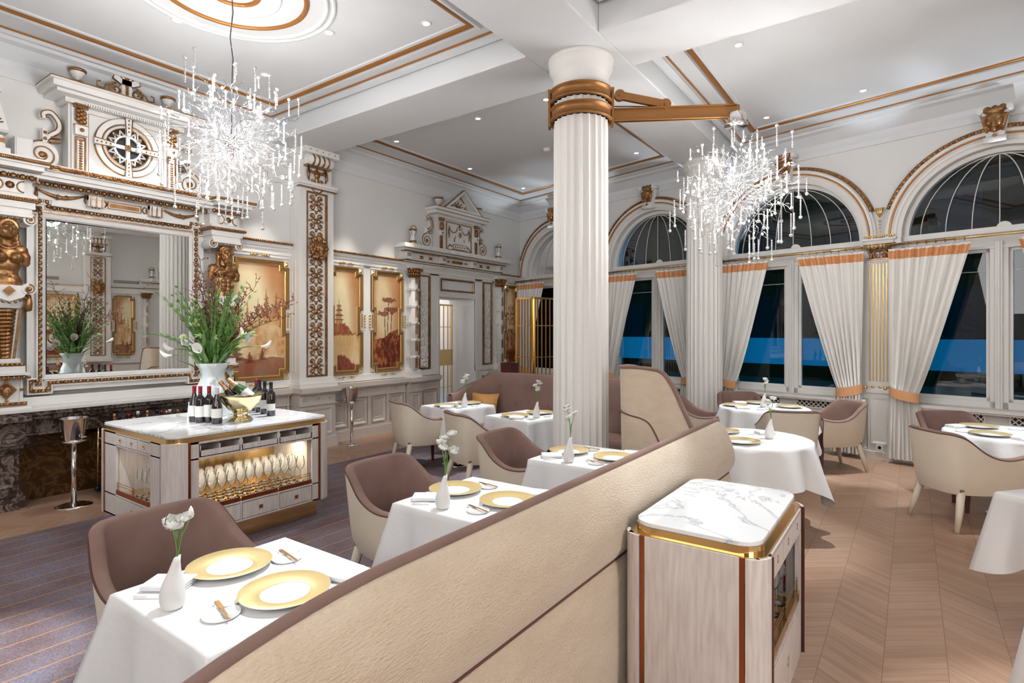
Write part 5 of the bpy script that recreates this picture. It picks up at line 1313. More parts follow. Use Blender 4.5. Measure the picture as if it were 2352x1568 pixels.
def flowers(x,y,z,style,label,seed):
    q=random.Random(seed); t=thing('white_flower',label,'flower',(x,y,z),q.uniform(0,6) if style else .9)
    heads=[((-.012,-.01,.105),1.05,0),((.020,.015,.112),.85,1),((.040,.0,.13),0,2)] if style==0 else [((q.uniform(-.035,.035),q.uniform(-.03,.03),.12+.022*i),q.uniform(.8,.95),i%3) for i in range(5 if style==1 else 3)]
    st=MB(); lf=MB()
    for (a,b,c),s,k in heads:
        st.tube([(0,0,-.12),(0,0,0),(a*.3,b*.3,c*.5),(a,b,c)],.0018,5)
        if s:
            o=bpy.data.objects.new('blossom',BL[k]); COL.objects.link(o); o.parent=t; o.location=(a,b,c); o.scale=(s,s,s); o.rotation_euler=(q.uniform(-.5,.5),q.uniform(-.5,.5),q.uniform(0,6))
        else:
            o=bpy.data.objects.new('bud',BUD); COL.objects.link(o); o.parent=t; o.location=(a,b,c)
    for i in range(3):
        z0=.02+.03*i; a=i*2.1; lf.add([(0,0,z0),(.010*math.cos(a+.6),.010*math.sin(a+.6),z0+.03),(.014*math.cos(a),.014*math.sin(a),z0+.06),(.010*math.cos(a-.6),.010*math.sin(a-.6),z0+.03)],[(0,1,2,3)])
    part('stem',st,'leaf',t); part('leaf',lf,'leaf',t)
names=['the nearest square table','the second square table','the third square table','the far left square table','the square table beside the column','the round table behind the banquette','the far round table','the round table on the right','the square table at the right edge']
def cloth(mb,x,y,rz,lb,grp): o=part('tablecloth',mb,'linen'); tag(o,lb,'tablecloth',grp,(x,y,0),rz); return o
T=[(-1.94,1.135,0,.66,.36),(-1.925,2.43,0,.66,.33),(-1.91,3.71,0,.66,.33),(-4.60,5.34,R(-8),.63,.30),(-3.42,5.13,R(-11),.64,.30)]
def setting(i,x,y,rz,items):
    nm=names[i]
    for kind,dx_,dy_,a,extra in items:
        px_,py_=at(x,y,rz,dx_,dy_)
        if kind=='P': dup(pl,(px_,py_,ZT),0,'gold rimmed charger plate on %s, %s'%(nm,extra),'gold rimmed charger plates')
        elif kind=='S': dup(sp,(px_,py_,ZT),0,'small white bread plate on %s, %s'%(nm,extra),'small white side plates')
        elif kind=='B': dup(sq_,(px_,py_,ZT),0,'tiny white butter dish on %s, %s'%(nm,extra),'tiny white butter dishes')
        elif kind=='K': dup(kn,(px_,py_,ZT+.0105),a,'golden butter knife across the bread plate on %s, %s'%(nm,extra),'golden butter knives')
        elif kind=='N': dup(nk,(px_,py_,ZT),a,'folded white napkin on %s, %s'%(nm,extra),'folded white napkins')
        elif kind=='C': dup(cd,(px_,py_,ZT),a,'small white holder on %s, %s'%(nm,extra),'small white holders')
        elif kind=='V':
            dup(vs_,(px_,py_,ZT),a,'slender white bud vase on %s'%nm,'white bud vases')
            c_,s_=math.cos(a),math.sin(a); flowers(px_+.014*c_,py_+.014*s_,ZT+.166,extra,'white flowers in the bud vase on %s'%nm,i*7+1)
def two_top(i,x,y,rz,style):
    return setting(i,x,y,rz,[('P',-.195,.01,0,'chair side'),('P',.175,.005,0,'banquette side'),('S',.135,-.195,0,'near side'),('B',.07,-.14,0,'near side'),('K',.12,-.185,R(-14),'near side'),
      ('S',-.10,.19,0,'far side'),('B',-.16,.24,0,'far side'),('K',-.11,.20,R(-10),'far side'),('N',-.225,-.19,R(35),'near side'),('N',.235,.22,R(15),'far side'),('C',-.19,-.275,R(35),'near side'),('C',.18,.285,R(35),'far side'),('V',-.045,-.262,R(50),style)])
for i,(x,y,rz,sd,dr) in enumerate(T):
    tbase(x,y,rz,sd-.02,'table hidden under the white cloth of %s'%names[i])
    cloth(sqcloth(sd,dr,i+3,cf=.75 if i==0 else .45,fl=.21 if i==0 else .12),x,y,rz,'white square tablecloth on %s'%names[i],'white square tablecloths')
for i in range(3): two_top(i,*T[i][:3],0 if i==0 else 1)
for i,(x,y,rz) in ((3,T[3][:3]),(4,T[4][:3])):
    setting(i,x,y,rz,[('P',-.02,-.17,0,'near side'),('P',.02,.17,0,'sofa side'),('N',.10,-.26,R(20),'near side'),('S',-.2,-.05,0,'left side'),('B',.22,.08,0,'right side'),('V',.20,-.07,0,1)])
RT=[(5,-1.15,5.14,.50,1.62,.9),(6,-1.46,7.33,.50,1.45,.5),(7,.74,6.72,.50,1.45,.3)]
for i,x,y,r,sd,rot in RT:
    tbase(x,y,0,2*r-.04,'table hidden under the white cloth of %s'%names[i],True)
    cloth(rcloth(r,sd,i,rot=rot),x,y,0,'white draped tablecloth on %s'%names[i],'white round tablecloths')
setting(5,-1.12,5.14,0,[('P',-.02,-.28,0,'near side'),('P',-.28,.12,0,'sofa side'),('N',.05,.27,R(40),'far side'),('S',.02,-.08,0,'centre'),('V',.13,.06,0,2)])
setting(6,-1.46,7.33,0,[('P',-.30,-.10,0,'left side'),('P',-.13,.30,0,'far side'),('P',.26,.13,0,'right side'),('N',-.18,-.28,R(30),'left side'),('N',-.33,.22,R(30),'far side'),('B',.02,-.27,0,'near side'),('S',.10,-.18,0,'near side'),('V',.0,.0,0,2)])
setting(7,.74,6.72,0,[('P',-.18,-.26,0,'near side'),('P',-.22,.22,0,'window side'),('N',.03,-.36,R(40),'near side'),('N',-.40,.12,R(50),'window side'),('S',-.36,-.16,0,'near side'),('S',.05,.27,0,'window side')])
x,y,rz=.86,4.27,R(50)
tbase(x,y,rz,.64,'table hidden under the white cloth of %s'%names[8]); cloth(sqcloth(.66,.32,21,cf=.45,fl=.09),x,y,rz,'white square tablecloth on %s'%names[8],'white square tablecloths')
setting(8,x,y,rz,[('P',-.1,.1,0,'near side'),('C',-.2,-.05,0,'near side')])
x,y,rz=.80,2.55,R(45)
tbase(x,y,rz,.64,'table hidden under the white cloth at the bottom right corner'); cloth(sqcloth(.66,.40,22,cf=.6),x,y,rz,'white square tablecloth cut off at the bottom right corner','white square tablecloths')
for o in (pl,sp,sq_,kn,nk,cd,vs_):
    for c in list(o.children): bpy.data.objects.remove(c)
    bpy.data.objects.remove(o)
# ================= the long banquette =================
def bench(label):
    t=thing('long_banquette',label,'banquette',(-1.0,1.7,0),0)
    Y0,Y1=-1.60,2.27; R_=.13; ys=[Y0+(Y1-Y0)*i/60 for i in range(61)]+[Y1-R_*(1-math.sin(PI/2*k/6))+0*k for k in range(0)]
    ys=sorted(set([round(v,4) for v in ys]+[round(Y1-R_*(1-math.sin(PI/2*k/8)),4) for k in range(9)]+[round(Y0+R_*(1-math.sin(PI/2*k/8)),4) for k in range(9)]))
    def dz(y):
        d=0
        if Y1-y<R_: d=R_-math.sqrt(max(0,R_**2-(R_-Y1+y)**2))
        if y<Y0+.9: d=.34*(1-math.sqrt(max(0,1-((Y0+.9-y)/.9)**2)))
        return d
    def sweep_(prof,mn,m,cap=True,lab=None):
        mb=MB(); K=len(prof); vs=[]
        for y in ys:
            d=dz(y)
            for x,z in prof: vs.append((x,y,z-d*max(0,min(1,(z-.75)/.33))))
        mb.add(vs,[(j*K+i,(j+1)*K+i,(j+1)*K+i+1,j*K+i+1) for j in range(len(ys)-1) for i in range(K-1)],True)
        return part(mn,mb,m,t,label=lab)
    out=[(-.075,1.05),(-.06,1.06),(-.035,1.05),(-.005,1.0),(.015,.94),(.028,.88),(.03,.82),(.022,.755),(.0,.715),(-.02,.70)]
    sweep_(out,'outer_back','boucle',lab='beige woven back')
    sweep_([(-.02,.70),(.0,.685),(.008,.62),(.008,.3),(.0,.06),(-.03,.03)],'lower_panel','boucle')
    sweep_([(-.075,1.05),(-.088,1.03),(-.105,.97),(-.15,.78),(-.19,.50),(-.20,.45)],'inner_back','mauve')
    pp=[(-.068,y,1.062-dz(y)) for y in ys]; part('crest_welt',MB().tube(pp,.017,8),'mauve',t,label='mauve velvet welt along the crest')
    part('seam',MB().tube([(-.012,y,.70) for y in ys],.006,5),'mauved',t)
    for y,sg in ((Y1,1),(Y0,-1)):
        poly=[(x,z-dz(y)*max(0,min(1,(z-.75)/.33))) for x,z in out]+[(.008,.62),(.008,.05),(-.19,.05),(-.20,.50),(-.15,.78),(-.10,.97)]
        mb=MB(); n=len(poly); mb.add([(x,y,z) for x,z in poly],[tuple(range(n))]); part('end_panel',mb,'boucle',t)
    part('seat',MB().box((-.62,Y0+.02,.30),(-.18,Y1-.02,.46)),'mauve',t,.04); part('plinth',MB().box((-.56,Y0+.08,0),(-.03,Y1-.08,.30)),'brown',t)
bench('long curved-top banquette in beige woven fabric with mauve welt, crossing the foreground')
# high-backed sofa
def crestsofa(name,label,pts,thick,zi,outm,innm,seat,k=8,seam=None,buttons=None,zb=.05,lean=.02):
    t=thing(name,label,'sofa',(pts[len(pts)//2][0],pts[len(pts)//2][1],0)); ox,oy=t.location.x,t.location.y
    L=[(x-ox,y-oy,z) for x,y,z in pts]
    om,im,pp,outer,P=shell(L,thick,zb,zi,lean,.985,k)
    part('outer_back',om,outm,t); part('inner_back',im,innm,t); part('crest_welt',MB().tube([Vector(p)+Vector((0,0,.006)) for p in pp],.014,7),'mauve',t)
    part('seat',MB().box((seat[0]-ox,seat[1]-oy,.26),(seat[2]-ox,seat[3]-oy,.455)),innm,t,.04)
    part('plinth',MB().box((seat[0]-ox+.05,seat[1]-oy+.05,0),(seat[2]-ox-.05,seat[3]-oy-.05,.26)),'brown',t)
    if seam:
        part('seam_welt',MB().tube([(x-ox,y-oy,z) for x,y,z in seam],.007,6),'mauved',t)
    if buttons:
        for x,y,z in buttons: part('button',MB().ball((x-ox,y-oy,z),.011,8,6,(1,.6,1)),'mauved',t)
    return t
yb=5.95
pts=[(-1.38,4.5,.76),(-1.42,4.5,.86),(-1.50,4.5,1.03),(-1.58,4.5,1.20),(-1.66,4.5,1.305),(-1.76,4.5,1.335),(-1.92,4.5,1.345),(-2.03,4.53,1.34),(-2.06,4.68,1.34),(-2.06,4.85,1.33),(-2.06,5.05,1.28)]
sm=[(p[0],p[1],p[2]) for p in crom([(-2.075,4.7,.98),(-2.045,4.50,.975),(-1.95,4.482,.945),(-1.85,4.482,.925),(-1.78,4.482,.89),(-1.72,4.482,.80),(-1.66,4.482,.66),(-1.62,4.482,.5)],5)]
crestsofa('high_back_sofa','beige high-backed wing sofa with mauve velvet edge, right of the front column',pts,.07,.45,'boucle','mauve',(-1.97,4.58,-1.52,5.03),seam=sm,zb=.05)
pts=[(-5.06,5.68,.80),(-5.07,5.85,.82),(-5.05,6.08,.90),(-4.95,6.20,.96),(-4.75,6.24,1.05),(-4.5,6.25,1.075),(-3.6,6.27,1.075),(-2.8,6.27,1.075),(-2.35,6.25,1.075)]
bt=[(-4.55+.5*i+(.25 if k else 0),6.165,.92 if k==0 else .70) for k in (0,1) for i in range(5)]
crestsofa('buttoned_sofa','long mauve velvet sofa with buttoned back behind the two far square tables',pts,.08,.45,'mauve','mauve',(-4.99,5.68,-2.3,6.2),buttons=bt)
def pillow(x,y,z,rx,rz,s,label):
    mb=MB()
    def f(sd): 
        return lambda u,v:((u-.5)*s*(1-.10*math.sin(PI*v)) ,sd*.075*(math.sin(PI*u)*math.sin(PI*v))**.45*(1+.12*math.sin(9*u+5*v)),(v-.5)*s*.8*(1-.10*math.sin(PI*u)))
    mb.grid(f(1),16,14); mb.grid(f(-1),16,14)
    o=part('pillow',mb,'pillow'); o.location=(x,y,z); o.rotation_euler=(rx,0,rz); tag(o,label,'pillow','amber pillows'); return o
pillow(-4.72,6.02,.66,R(-14),R(10),.42,'amber satin pillow at the left end of the mauve sofa')
pillow(-3.62,5.93,.53,R(-78),R(-10),.42,'amber satin pillow lying flat behind the square table next to the column')
pillow(-2.52,6.0,.64,R(-14),R(-20),.38,'amber satin pillow at the right end of the mauve sofa, partly behind the high-backed sofa')
# ================= marble topped cabinets =================
def cabinet(name,label,cat,x0,x1,y0,y1,pr=.10):
    """body between plinth and marble top with rounded corner posts; returns root (at centre) and local half sizes"""
    cx,cy=(x0+x1)/2,(y0+y1)/2; t=thing(name,label,cat,(cx,cy,.012 if cx<-2 else 0)); t['cz']=0
    a,b=(x1-x0)/2,(y1-y0)/2
    part('brass_ledge',MB().plate(rrect(-a-.001,-b-.001,a+.001,b+.001,pr,8),.832,.838),'brass',t)
    ia,ib=a-.022,b-.012
    part('marble_top',MB().plate(rrect(-ia,-ib,ia,ib,.085,8),.868,.886),'marble',t,.002)
    part('brass_edge',MB().plate(rrect(-ia-.003,-ib-.003,ia+.003,ib+.003,.087,8),.838,.868),'brass',t)
    i_=.0
    part('plinth',MB().box((-a+.09,-b+.09,0),(a-.09,b-.09,.16)),'brass',t)
    for sx in (-1,1):
        for sy in (-1,1):
            px_,py_=sx*(a-i_-pr+.012),sy*(b-i_-pr+.012); A0=math.degrees(math.atan2(sy,sx))-45
            poly=arc(px_,py_,pr,A0,A0+90,8)+[(px_,py_)]
            part('corner_post',MB().plate(poly,.16,.835),'whitewash',t)
            m=MB()
            for s1 in (0,1):
                if s1: m.box((px_-sx*.022,py_+sy*(pr-.02),.16),(px_-sx*.004,py_+sy*(pr-.006),.835))
                else: m.box((px_+sx*(pr-.02),py_-sy*.022,.16),(px_+sx*(pr-.006),py_-sy*.004,.835))
            part('copper_strip',m,'copper',t)
    return t,a-i_,b-i_
def faceframe(t,M4,mb,name,m,bev=0,lab=None):
    mb.v=[tuple(M4@Vector(v)) for v in mb.v]; return part(name,mb,m,t,bev,label=lab)
def pull(t,M4,x,z,s=.016,par=None):
    g=MB().sweep([(x-s,z-s),(x+s,z-s),(x+s,z+s),(x-s,z+s)],[(0,.0),(0,.004),(.005,.004),(.007,-.004)],True); g.v=[tuple(M4@Vector(v)) for v in g.v]
    part('pull',g,'brass',par or t); k=MB().wb(x-s+.006,x+s-.006,z-s+.006,z+s-.006,-.004,.0005); k.v=[tuple(M4@Vector(v)) for v in k.v]; part('pull_recess',k,'brown',par or t)
def drawer(t,M4,x0,x1,z0,z1,d=.0,s=.016):
    m=MB().wb(x0+.003,x1-.003,z0+.003,z1-.003,-.03,d+.003); m.v=[tuple(M4@Vector(v)) for v in m.v]; dr=part('drawer',m,'whitewash',t)
    pull(t,M4,(x0+x1)/2,(z0+z1)/2,s,dr) if False else None
    g=MB().sweep([((x0+x1)/2-s,(z0+z1)/2-s),((x0+x1)/2+s,(z0+z1)/2-s),((x0+x1)/2+s,(z0+z1)/2+s),((x0+x1)/2-s,(z0+z1)/2+s)],[(0,.003),(0,.008),(.005,.008),(.007,.003)],True); g.v=[tuple(M4@Vector(v)) for v in g.v]; part('pull',g,'brass',dr)
    k=MB().wb((x0+x1)/2-s*.5,(x0+x1)/2+s*.5,(z0+z1)/2-s*.5,(z0+z1)/2+s*.5,.003,.0045); k.v=[tuple(M4@Vector(v)) for v in k.v]; part('pull_recess',k,'copper',dr)
def rail(t,M4,x0,x1,z,d):
    m=MB()
    for q in (.035,.055): m.box((x0,-d-.004,z+q),(x1,-d,z+q+.004))
    for x in (x0,x1-.004): m.box((x,-d-.004,z),(x+.004,-d,z+.062))
    m.v=[tuple(M4@Vector(v)) for v in m.v]; part('gallery_rail',m,'brass',t)
def wineglass(h=.215,r=.036,flute=False):
    if flute: p=[(.0,.001),(.028,.001),(.030,.003),(.004,.006),(.003,.10),(.008,.115),(.020,.14),(.022,.17),(.019,h)]
    else: p=[(.0,.001),(.032,.001),(.034,.003),(.005,.006),(.0032,.02),(.0032,.085),(.007,.095),(.026,.118),(r,.145),(.0345,.175),(.027,h)]
    return mesh_of('wine_glass',MB().lathe(p,14,cap=False),'winegl')
WG=wineglass(); FL=wineglass(.20,.02,True); WG2=wineglass(.23,.042)
def putglass(me,x,y,z,label,group):
    o=bpy.data.objects.new('wine_glass',me); COL.objects.link(o); o.location=(x,y,z); tag(o,label,'glass',group)
def core(t,a,b,open_x=False,open_y=False,dep=.42):
    """body blocks behind the faces, leaving the open bays hollow"""
    return
# island: x -5.5..-4.25, y 1.87..3.2
t,a,b=cabinet('bar_island','whitewashed bar island with white marble top, brass edges and open shelves of glasses','cabinet',-5.55,-4.27,1.86,3.22,.13)
Mf=Matrix.Translation((a,0,0))@Matrix.Rotation(R(90),4,'Z')      # front face (+x); local x -> +y
Ml=Matrix.Translation((0,-b,0))                                   # near face (-y)
pr=.13; ey=b-pr; ex=a-pr
# inner carcass
m=MB().box((-a+.02,-b+.24,.16),(-.02,b-.02,.835)).box((-.02,-ey+.03,.16),(a-.02,ey,.33)).box((-.02,-ey+.03,.74),(a-.34,ey,.835)).box((-.04,-b+.24,.16),(.0,ey,.835)).box((-a+.02,-b+.02,.16),(-.30,-b+.24,.835)).box((-.30,-b+.02,.16),(.34,-b+.24,.34)).box((-.30,-b+.02,.74),(.34,-b+.24,.835)).box((.34,-b+.02,.16),(a-.14,-b+.24,.835)).box((.0,ey-.04,.33),(a-.12,b-.08,.74))
part('carcass',m,'whitewash',t)
part('brass_back',MB().box((0,-b+.25,.345),(.006,ey-.04,.73)),'brass',t,label='brass clad back of the glass bay')
part('brass_shelf',MB().box((.345,-ey+.04,.33),(a-.01,-b+.25,.338)).box((0,-b+.25,.33),(a-.01,ey-.04,.338)).box((-.29,-b+.01,.34),(.33,-b+.22,.346)),'brass',t)
f=MB().wb(-ey,-ey+.07,.16,.835,-.02,0).wb(ey-.07,ey,.16,.835,-.02,0).wb(-ey,ey,.815,.835,-.02,0).wb(-ey,ey,.70,.715,-.02,0).wb(-ey,ey,.16,.175,-.02,0).wb(-ey,ey,.305,.318,-.02,0)
W3=(2*(ey-.07))/3; xs=[-ey+.07+W3*i for i in range(4)]
for x in xs[1:3]: f.wb(x-.008,x+.008,.715,.815,-.02,0).wb(x-.008,x+.008,.175,.305,-.02,0)
faceframe(t,Mf,f,'front_frame','whitewash',.002)
for i in range(3):
    x0,x1=xs[i]+.008,xs[i+1]-.008
    drawer(t,Mf,x0,x1,.178,.302)
    tr=MB().wb(x0,x1,.718,.763,-.012,0).wb(x0,x1,.718,.722,-.30,0).wb(x0,x0+.006,.718,.80,-.30,0).wb(x1-.006,x1,.718,.80,-.30,0).wb((x0+x1)/2-.004,(x0+x1)/2+.004,.718,.795,-.30,-.012)
    faceframe(t,Mf,tr,'tray','whitewash'); faceframe(t,Mf,MB().wb(x0,x1,.318,.352,-.012,-.002),'shelf_edge','copper'); rail(t,Mf,x0+.01,x1-.01,.352,-.01)
f=MB().wb(-ex,-.29,.16,.835,-.02,0).wb(.33,ex,.16,.835,-.02,0).wb(-ex,ex,.82,.835,-.02,0).wb(-ex,ex,.722,.735,-.02,0).wb(-ex,ex,.16,.175,-.02,0).wb(-ex,ex,.325,.338,-.02,0)
xa,xb=-.29,.33; w3=(xb-xa)/3
for i in (1,2): f.wb(xa+w3*i-.006,xa+w3*i+.006,.735,.82,-.02,0)
faceframe(t,Ml,f,'side_frame','whitewash',.002)
for i in range(3): drawer(t,Ml,xa+w3*i+.006*(i>0),xa+w3*(i+1)-.006*(i<2),.737,.818,0,.013)
drawer(t,Ml,xa,xb,.178,.323); faceframe(t,Ml,MB().wb(xa,xb,.338,.375,-.012,-.002),'shelf_edge','copper')
xm=(xa+xb)/2; rail(t,Ml,xa+.01,xm-.008,.375,-.01); rail(t,Ml,xm+.008,xb-.01,.375,-.01)
ix,iy=t.location.x,t.location.y
q=random.Random(4)
for r_ in range(4):
    for c in range(12):
        y=iy-ey+.13+(2*ey-.26)*c/11+(.03 if r_%2 else 0)*(-1 if c>5 else 1)
        putglass(WG,ix+a-.085-.085*r_,y,.351,'clear wine glass in the lit brass bay of the bar island','wine glasses in the bar island')
for r_ in range(2):
    for c in range(5): putglass(FL,ix+.27-.085*c,iy-b+.09+.085*r_,.359,'clear champagne flute behind the small brass rails on the near side of the bar island','flutes in the bar island')
lamp('island_shelf_fill','AREA',(ix+a-.25,iy,.695),2.6,(1,.86,.62),aim=(ix+a-.26,iy,.3),shape='RECTANGLE',size=1.0,size_y=.03)  # added area lamp to brighten the brass back and glasses
lamp('island_side_fill','AREA',(ix+.02,iy-b+.12,.735),.14,(1,.86,.66),aim=(ix+.02,iy-b+.12,.3),shape='RECTANGLE',size=.5,size_y=.03)  # added area lamp to brighten the flutes in the side bay
# side cabinet
t,a,b=cabinet('side_cabinet','whitewashed side cabinet with veined marble top behind the long banquette, bottom right','cabinet',-.955,-.425,2.15,3.0,.075)
pr=.075; ey=b-pr; ex=a-pr
Mf=Matrix.Translation((a,0,0))@Matrix.Rotation(R(90),4,'Z'); Ml=Matrix.Translation((0,-b,0)); Mb=Matrix.Translation((0,b,0))@Matrix.Rotation(PI,4,'Z'); Mx=Matrix.Translation((-a,0,0))@Matrix.Rotation(R(-90),4,'Z')
part('carcass',MB().box((-a+.01,-b+.01,.16),(-a+.06,b-.01,.835)).box((-a+.06,-b+.01,.16),(a-.02,b-.01,.40)).box((-a+.06,-b+.01,.74),(a-.02,b-.01,.835)).box((-a+.06,-b+.01,.4),(a-.10,-ey+.02,.74)).box((-a+.06,ey-.02,.4),(a-.10,b-.01,.74)),'whitewash',t)
faceframe(t,Ml,MB().wb(-ex+.006,ex-.006,.16,.835,-.02,.006),'side_panel','whitewash',.003)
faceframe(t,Mb,MB().wb(-ex+.006,ex-.006,.16,.835,-.02,.006),'side_panel','whitewash',.003)
faceframe(t,Mx,MB().wb(-ey,ey,.16,.835,-.02,.0),'back_panel','whitewash')
f=MB().wb(-ey,-ey+.02,.16,.835,-.02,.006).wb(ey-.02,ey,.16,.835,-.02,.006).wb(-ey,ey,.825,.835,-.02,.006).wb(-ey,ey,.728,.738,-.02,.006).wb(-ey,ey,.16,.17,-.02,.006).wb(-ey,ey,.40,.41,-.02,.006)
xa,xb=-ey+.02,ey-.02; w3=(xb-xa)/3
for i in (1,2): f.wb(xa+w3*i-.004,xa+w3*i+.004,.738,.825,-.02,.006)
faceframe(t,Mf,f,'front_frame','whitewash',.001)
for i in range(3): drawer(t,Mf,xa+w3*i+.004*(i>0),xa+w3*(i+1)-.004*(i<2),.74,.823,.004,.014)
drawer(t,Mf,xa,xb,.172,.398,.004,.018)
part('brass_shelf',MB().box((-a+.06,-ey+.02,.40),(a-.005,ey-.02,.41)),'brass',t)
xm=(xa+xb)/2
for p0,p1 in ((xa,xm-.003),(xm+.003,xb)): faceframe(t,Mf,MB().wb(p0,p1,.41,.455,-.012,.002),'shelf_edge','brass'); rail(t,Mf,p0+.01,p1-.01,.455,-.01)
faceframe(t,Mf,MB().wb(-ey-.012,-ey-.004,.16,.835,.0,.018).wb(ey+.004,ey+.012,.16,.835,.0,.018),'black_strip','brown')
sx_,sy_=t.location.x,t.location.y
for r_ in range(2):
    for c in range(5): putglass(WG2,sx_+a-.08-.10*r_,sy_-ey+.09+.125*c,.411,'clear wine glass on the shelf of the side cabinet in the foreground','wine glasses in the side cabinet')
# ================= things on the island =================
ZI=.012+.886
def bottle(label,x,y,z,cap,body='bottle',shape=0,lab=.09,tilt=None,h=.30,group='wine bottles on the bar island'):
    t=thing('wine_bottle',label,'bottle',(x,y,z),0,group)
    if shape==0: p=[(.0,.0),(.036,0),(.038,.006),(.038,.19),(.034,.205),(.018,.225),(.0145,.24),(.0145,h)]
    elif shape==1: p=[(.0,.0),(.040,0),(.041,.008),(.041,.13),(.036,.16),(.024,.20),(.0155,.235),(.0145,.25),(.0145,h)]
    else: p=[(.0,.0),(.042,0),(.044,.01),(.044,.13),(.038,.17),(.024,.215),(.017,.245),(.016,.27),(.016,h)]
    part('glass_body',MB().lathe(p,24),body,t)
    if shape==2: part('foil',MB().lathe([(.0195,.20),(.0265,.203),(.0265,.208),(.018,.245),(.0175,.27),(.0205,.275),(.0205,h),(.017,h+.012),(0,h+.014)],20),cap,t)
    else: part('capsule',MB().lathe([(.0152,h-.06),(.0155,h-.01),(.0160,h-.008),(.016,h+.002),(0,h+.003)],20),cap,t)
    r=p[2][0]+.0006; part('label',MB().lathe([(r,.05 if shape<2 else .045),(r,.05+lab)],24,a0=R(-125),a1=R(35)),'paper',t)
    if tilt: t.rotation_euler=tilt
    return t
bottle('wine bottle with red capsule, leftmost of the four on the left of the bowl',-4.91,2.33,ZI,'redcap',shape=1)
bottle('wine bottle with red capsule, second from left on the bar island',-4.82,2.335,ZI,'redcap')
bottle('wine bottle with red capsule, third from left on the bar island',-4.775,2.385,ZI,'redcap',lab=.10)
bottle('dark red wine bottle with white capsule, closest to the marble edge',-4.66,2.39,ZI,'whitecap',shape=1,lab=.075)
bottle('wine bottle with red capsule behind the right rim of the bowl',-5.12,3.0,ZI,'redcap')
bottle('wine bottle with dark capsule behind the bowl, third from the right',-5.0,2.965,ZI,'blackcap')
bottle('wine bottle with dark capsule and narrow label right of the bowl',-4.86,2.93,ZI,'blackcap',lab=.08)
bottle('wine bottle with dark capsule and broad label, rightmost on the island',-4.70,2.895,ZI,'blackcap',lab=.06)
bx,by=-4.68,2.60
t=thing('champagne_bowl','polished brass footed champagne bowl holding tilted bottles on the bar island','bowl',(bx,by,ZI))
part('bowl',MB().lathe([(.0,.07),(.05,.072),(.11,.10),(.155,.15),(.178,.205),(.188,.225),(.186,.228),(.172,.205),(.148,.155),(.10,.108),(.04,.085),(0,.083)],48),'goldl' if False else 'brasspale',t) if 'brasspale' in M else None
M['brasspale']=mat('pale_polished_brass',(.86,.74,.45),.16,1.0)
part('bowl',MB().lathe([(.0,.07),(.05,.072),(.11,.10),(.155,.15),(.178,.205),(.188,.225),(.186,.228),(.172,.205),(.148,.155),(.10,.108),(.04,.085),(0,.083)],48),'brasspale',t)
part('foot',MB().lathe([(.0,0),(.10,0),(.10,.008),(.092,.014),(.09,.022),(.07,.034),(.058,.04),(.056,.06),(.062,.068),(.062,.074),(0,.075)],40),'brasspale',t)
LFT=Vector((-.8165,-.5775,0)); BCK=Vector((-.5775,.8165,0))
for (r_,f_,zz,e,lb,bd) in ((-.03,-.02,.10,40,'champagne bottle with copper foil, leftmost in the bowl','bottle'),(-.06,.03,.10,36,'champagne bottle with copper foil, second from left in the bowl','bottle'),(-.075,.09,.11,44,'champagne bottle with copper foil at the back of the bowl','bottle'),(-.14,-.02,.165,52,'green champagne bottle with white label leaning over the right rim of the bowl','bottlegreen')):
    p=Vector((bx,by,ZI+zz))+LFT*r_+BCK*f_; d=LFT*math.sin(R(e))+Vector((0,0,math.cos(R(e)))); 
    o=bottle(lb,p.x,p.y,p.z,'goldfoil',bd,2,.075,None,.29,'champagne bottles in the brass bowl'); o.rotation_mode='QUATERNION'; o.rotation_quaternion=d.to_track_quat('Z','Y')@Matrix.Rotation(R(60),3,'Z').to_quaternion()
# big opaline vase and bouquet
vx,vy=-5.10,2.58
t=thing('opaline_vase','large milky white glass vase on the bar island holding the bouquet','vase',(vx,vy,ZI))
part('body',MB().lathe([(.0,0),(.11,0),(.115,.01),(.125,.06),(.14,.14),(.142,.20),(.125,.27),(.10,.33),(.095,.37),(.105,.42),(.138,.475),(.136,.476),(.10,.42),(.094,.37),(.098,.33)],48),'opal',t)
part('fold',MB().plate([(-.14,-.05),(-.06,-.12),(.0,0)],.15,.16),'paper',t) if False else None
BQ=thing('flower_bouquet','tall bouquet of green gladioli, white callas and russet twigs in the milky vase','bouquet',(vx,vy,ZI+.40))
q=random.Random(12)
def bez(p0,p1,p2,n): return [p0*(1-t)**2+p1*2*t*(1-t)+p2*t*t for t in [i/n for i in range(n+1)]]
def leafq(mb,p,d,L,w_,up):
    d=d.normalized(); s=d.cross(Vector((q.uniform(-.3,.3),q.uniform(-.3,.3),1))).normalized()*w_; m=p+d*L*.45+Vector((0,0,up))
    e=p+d*L; mb.add([p,m+s,e,m-s,p+d*L*.2+s*.6,p+d*L*.2-s*.6],[(0,4,1),(0,5,3),(0,1,3) if False else (0,4,5),(4,1,3,5),(1,2,3)],True)
def az_el(a,e): return Vector((math.cos(a)*math.sin(e),math.sin(a)*math.sin(e),math.cos(e)))
side=[R(-35),R(145)]
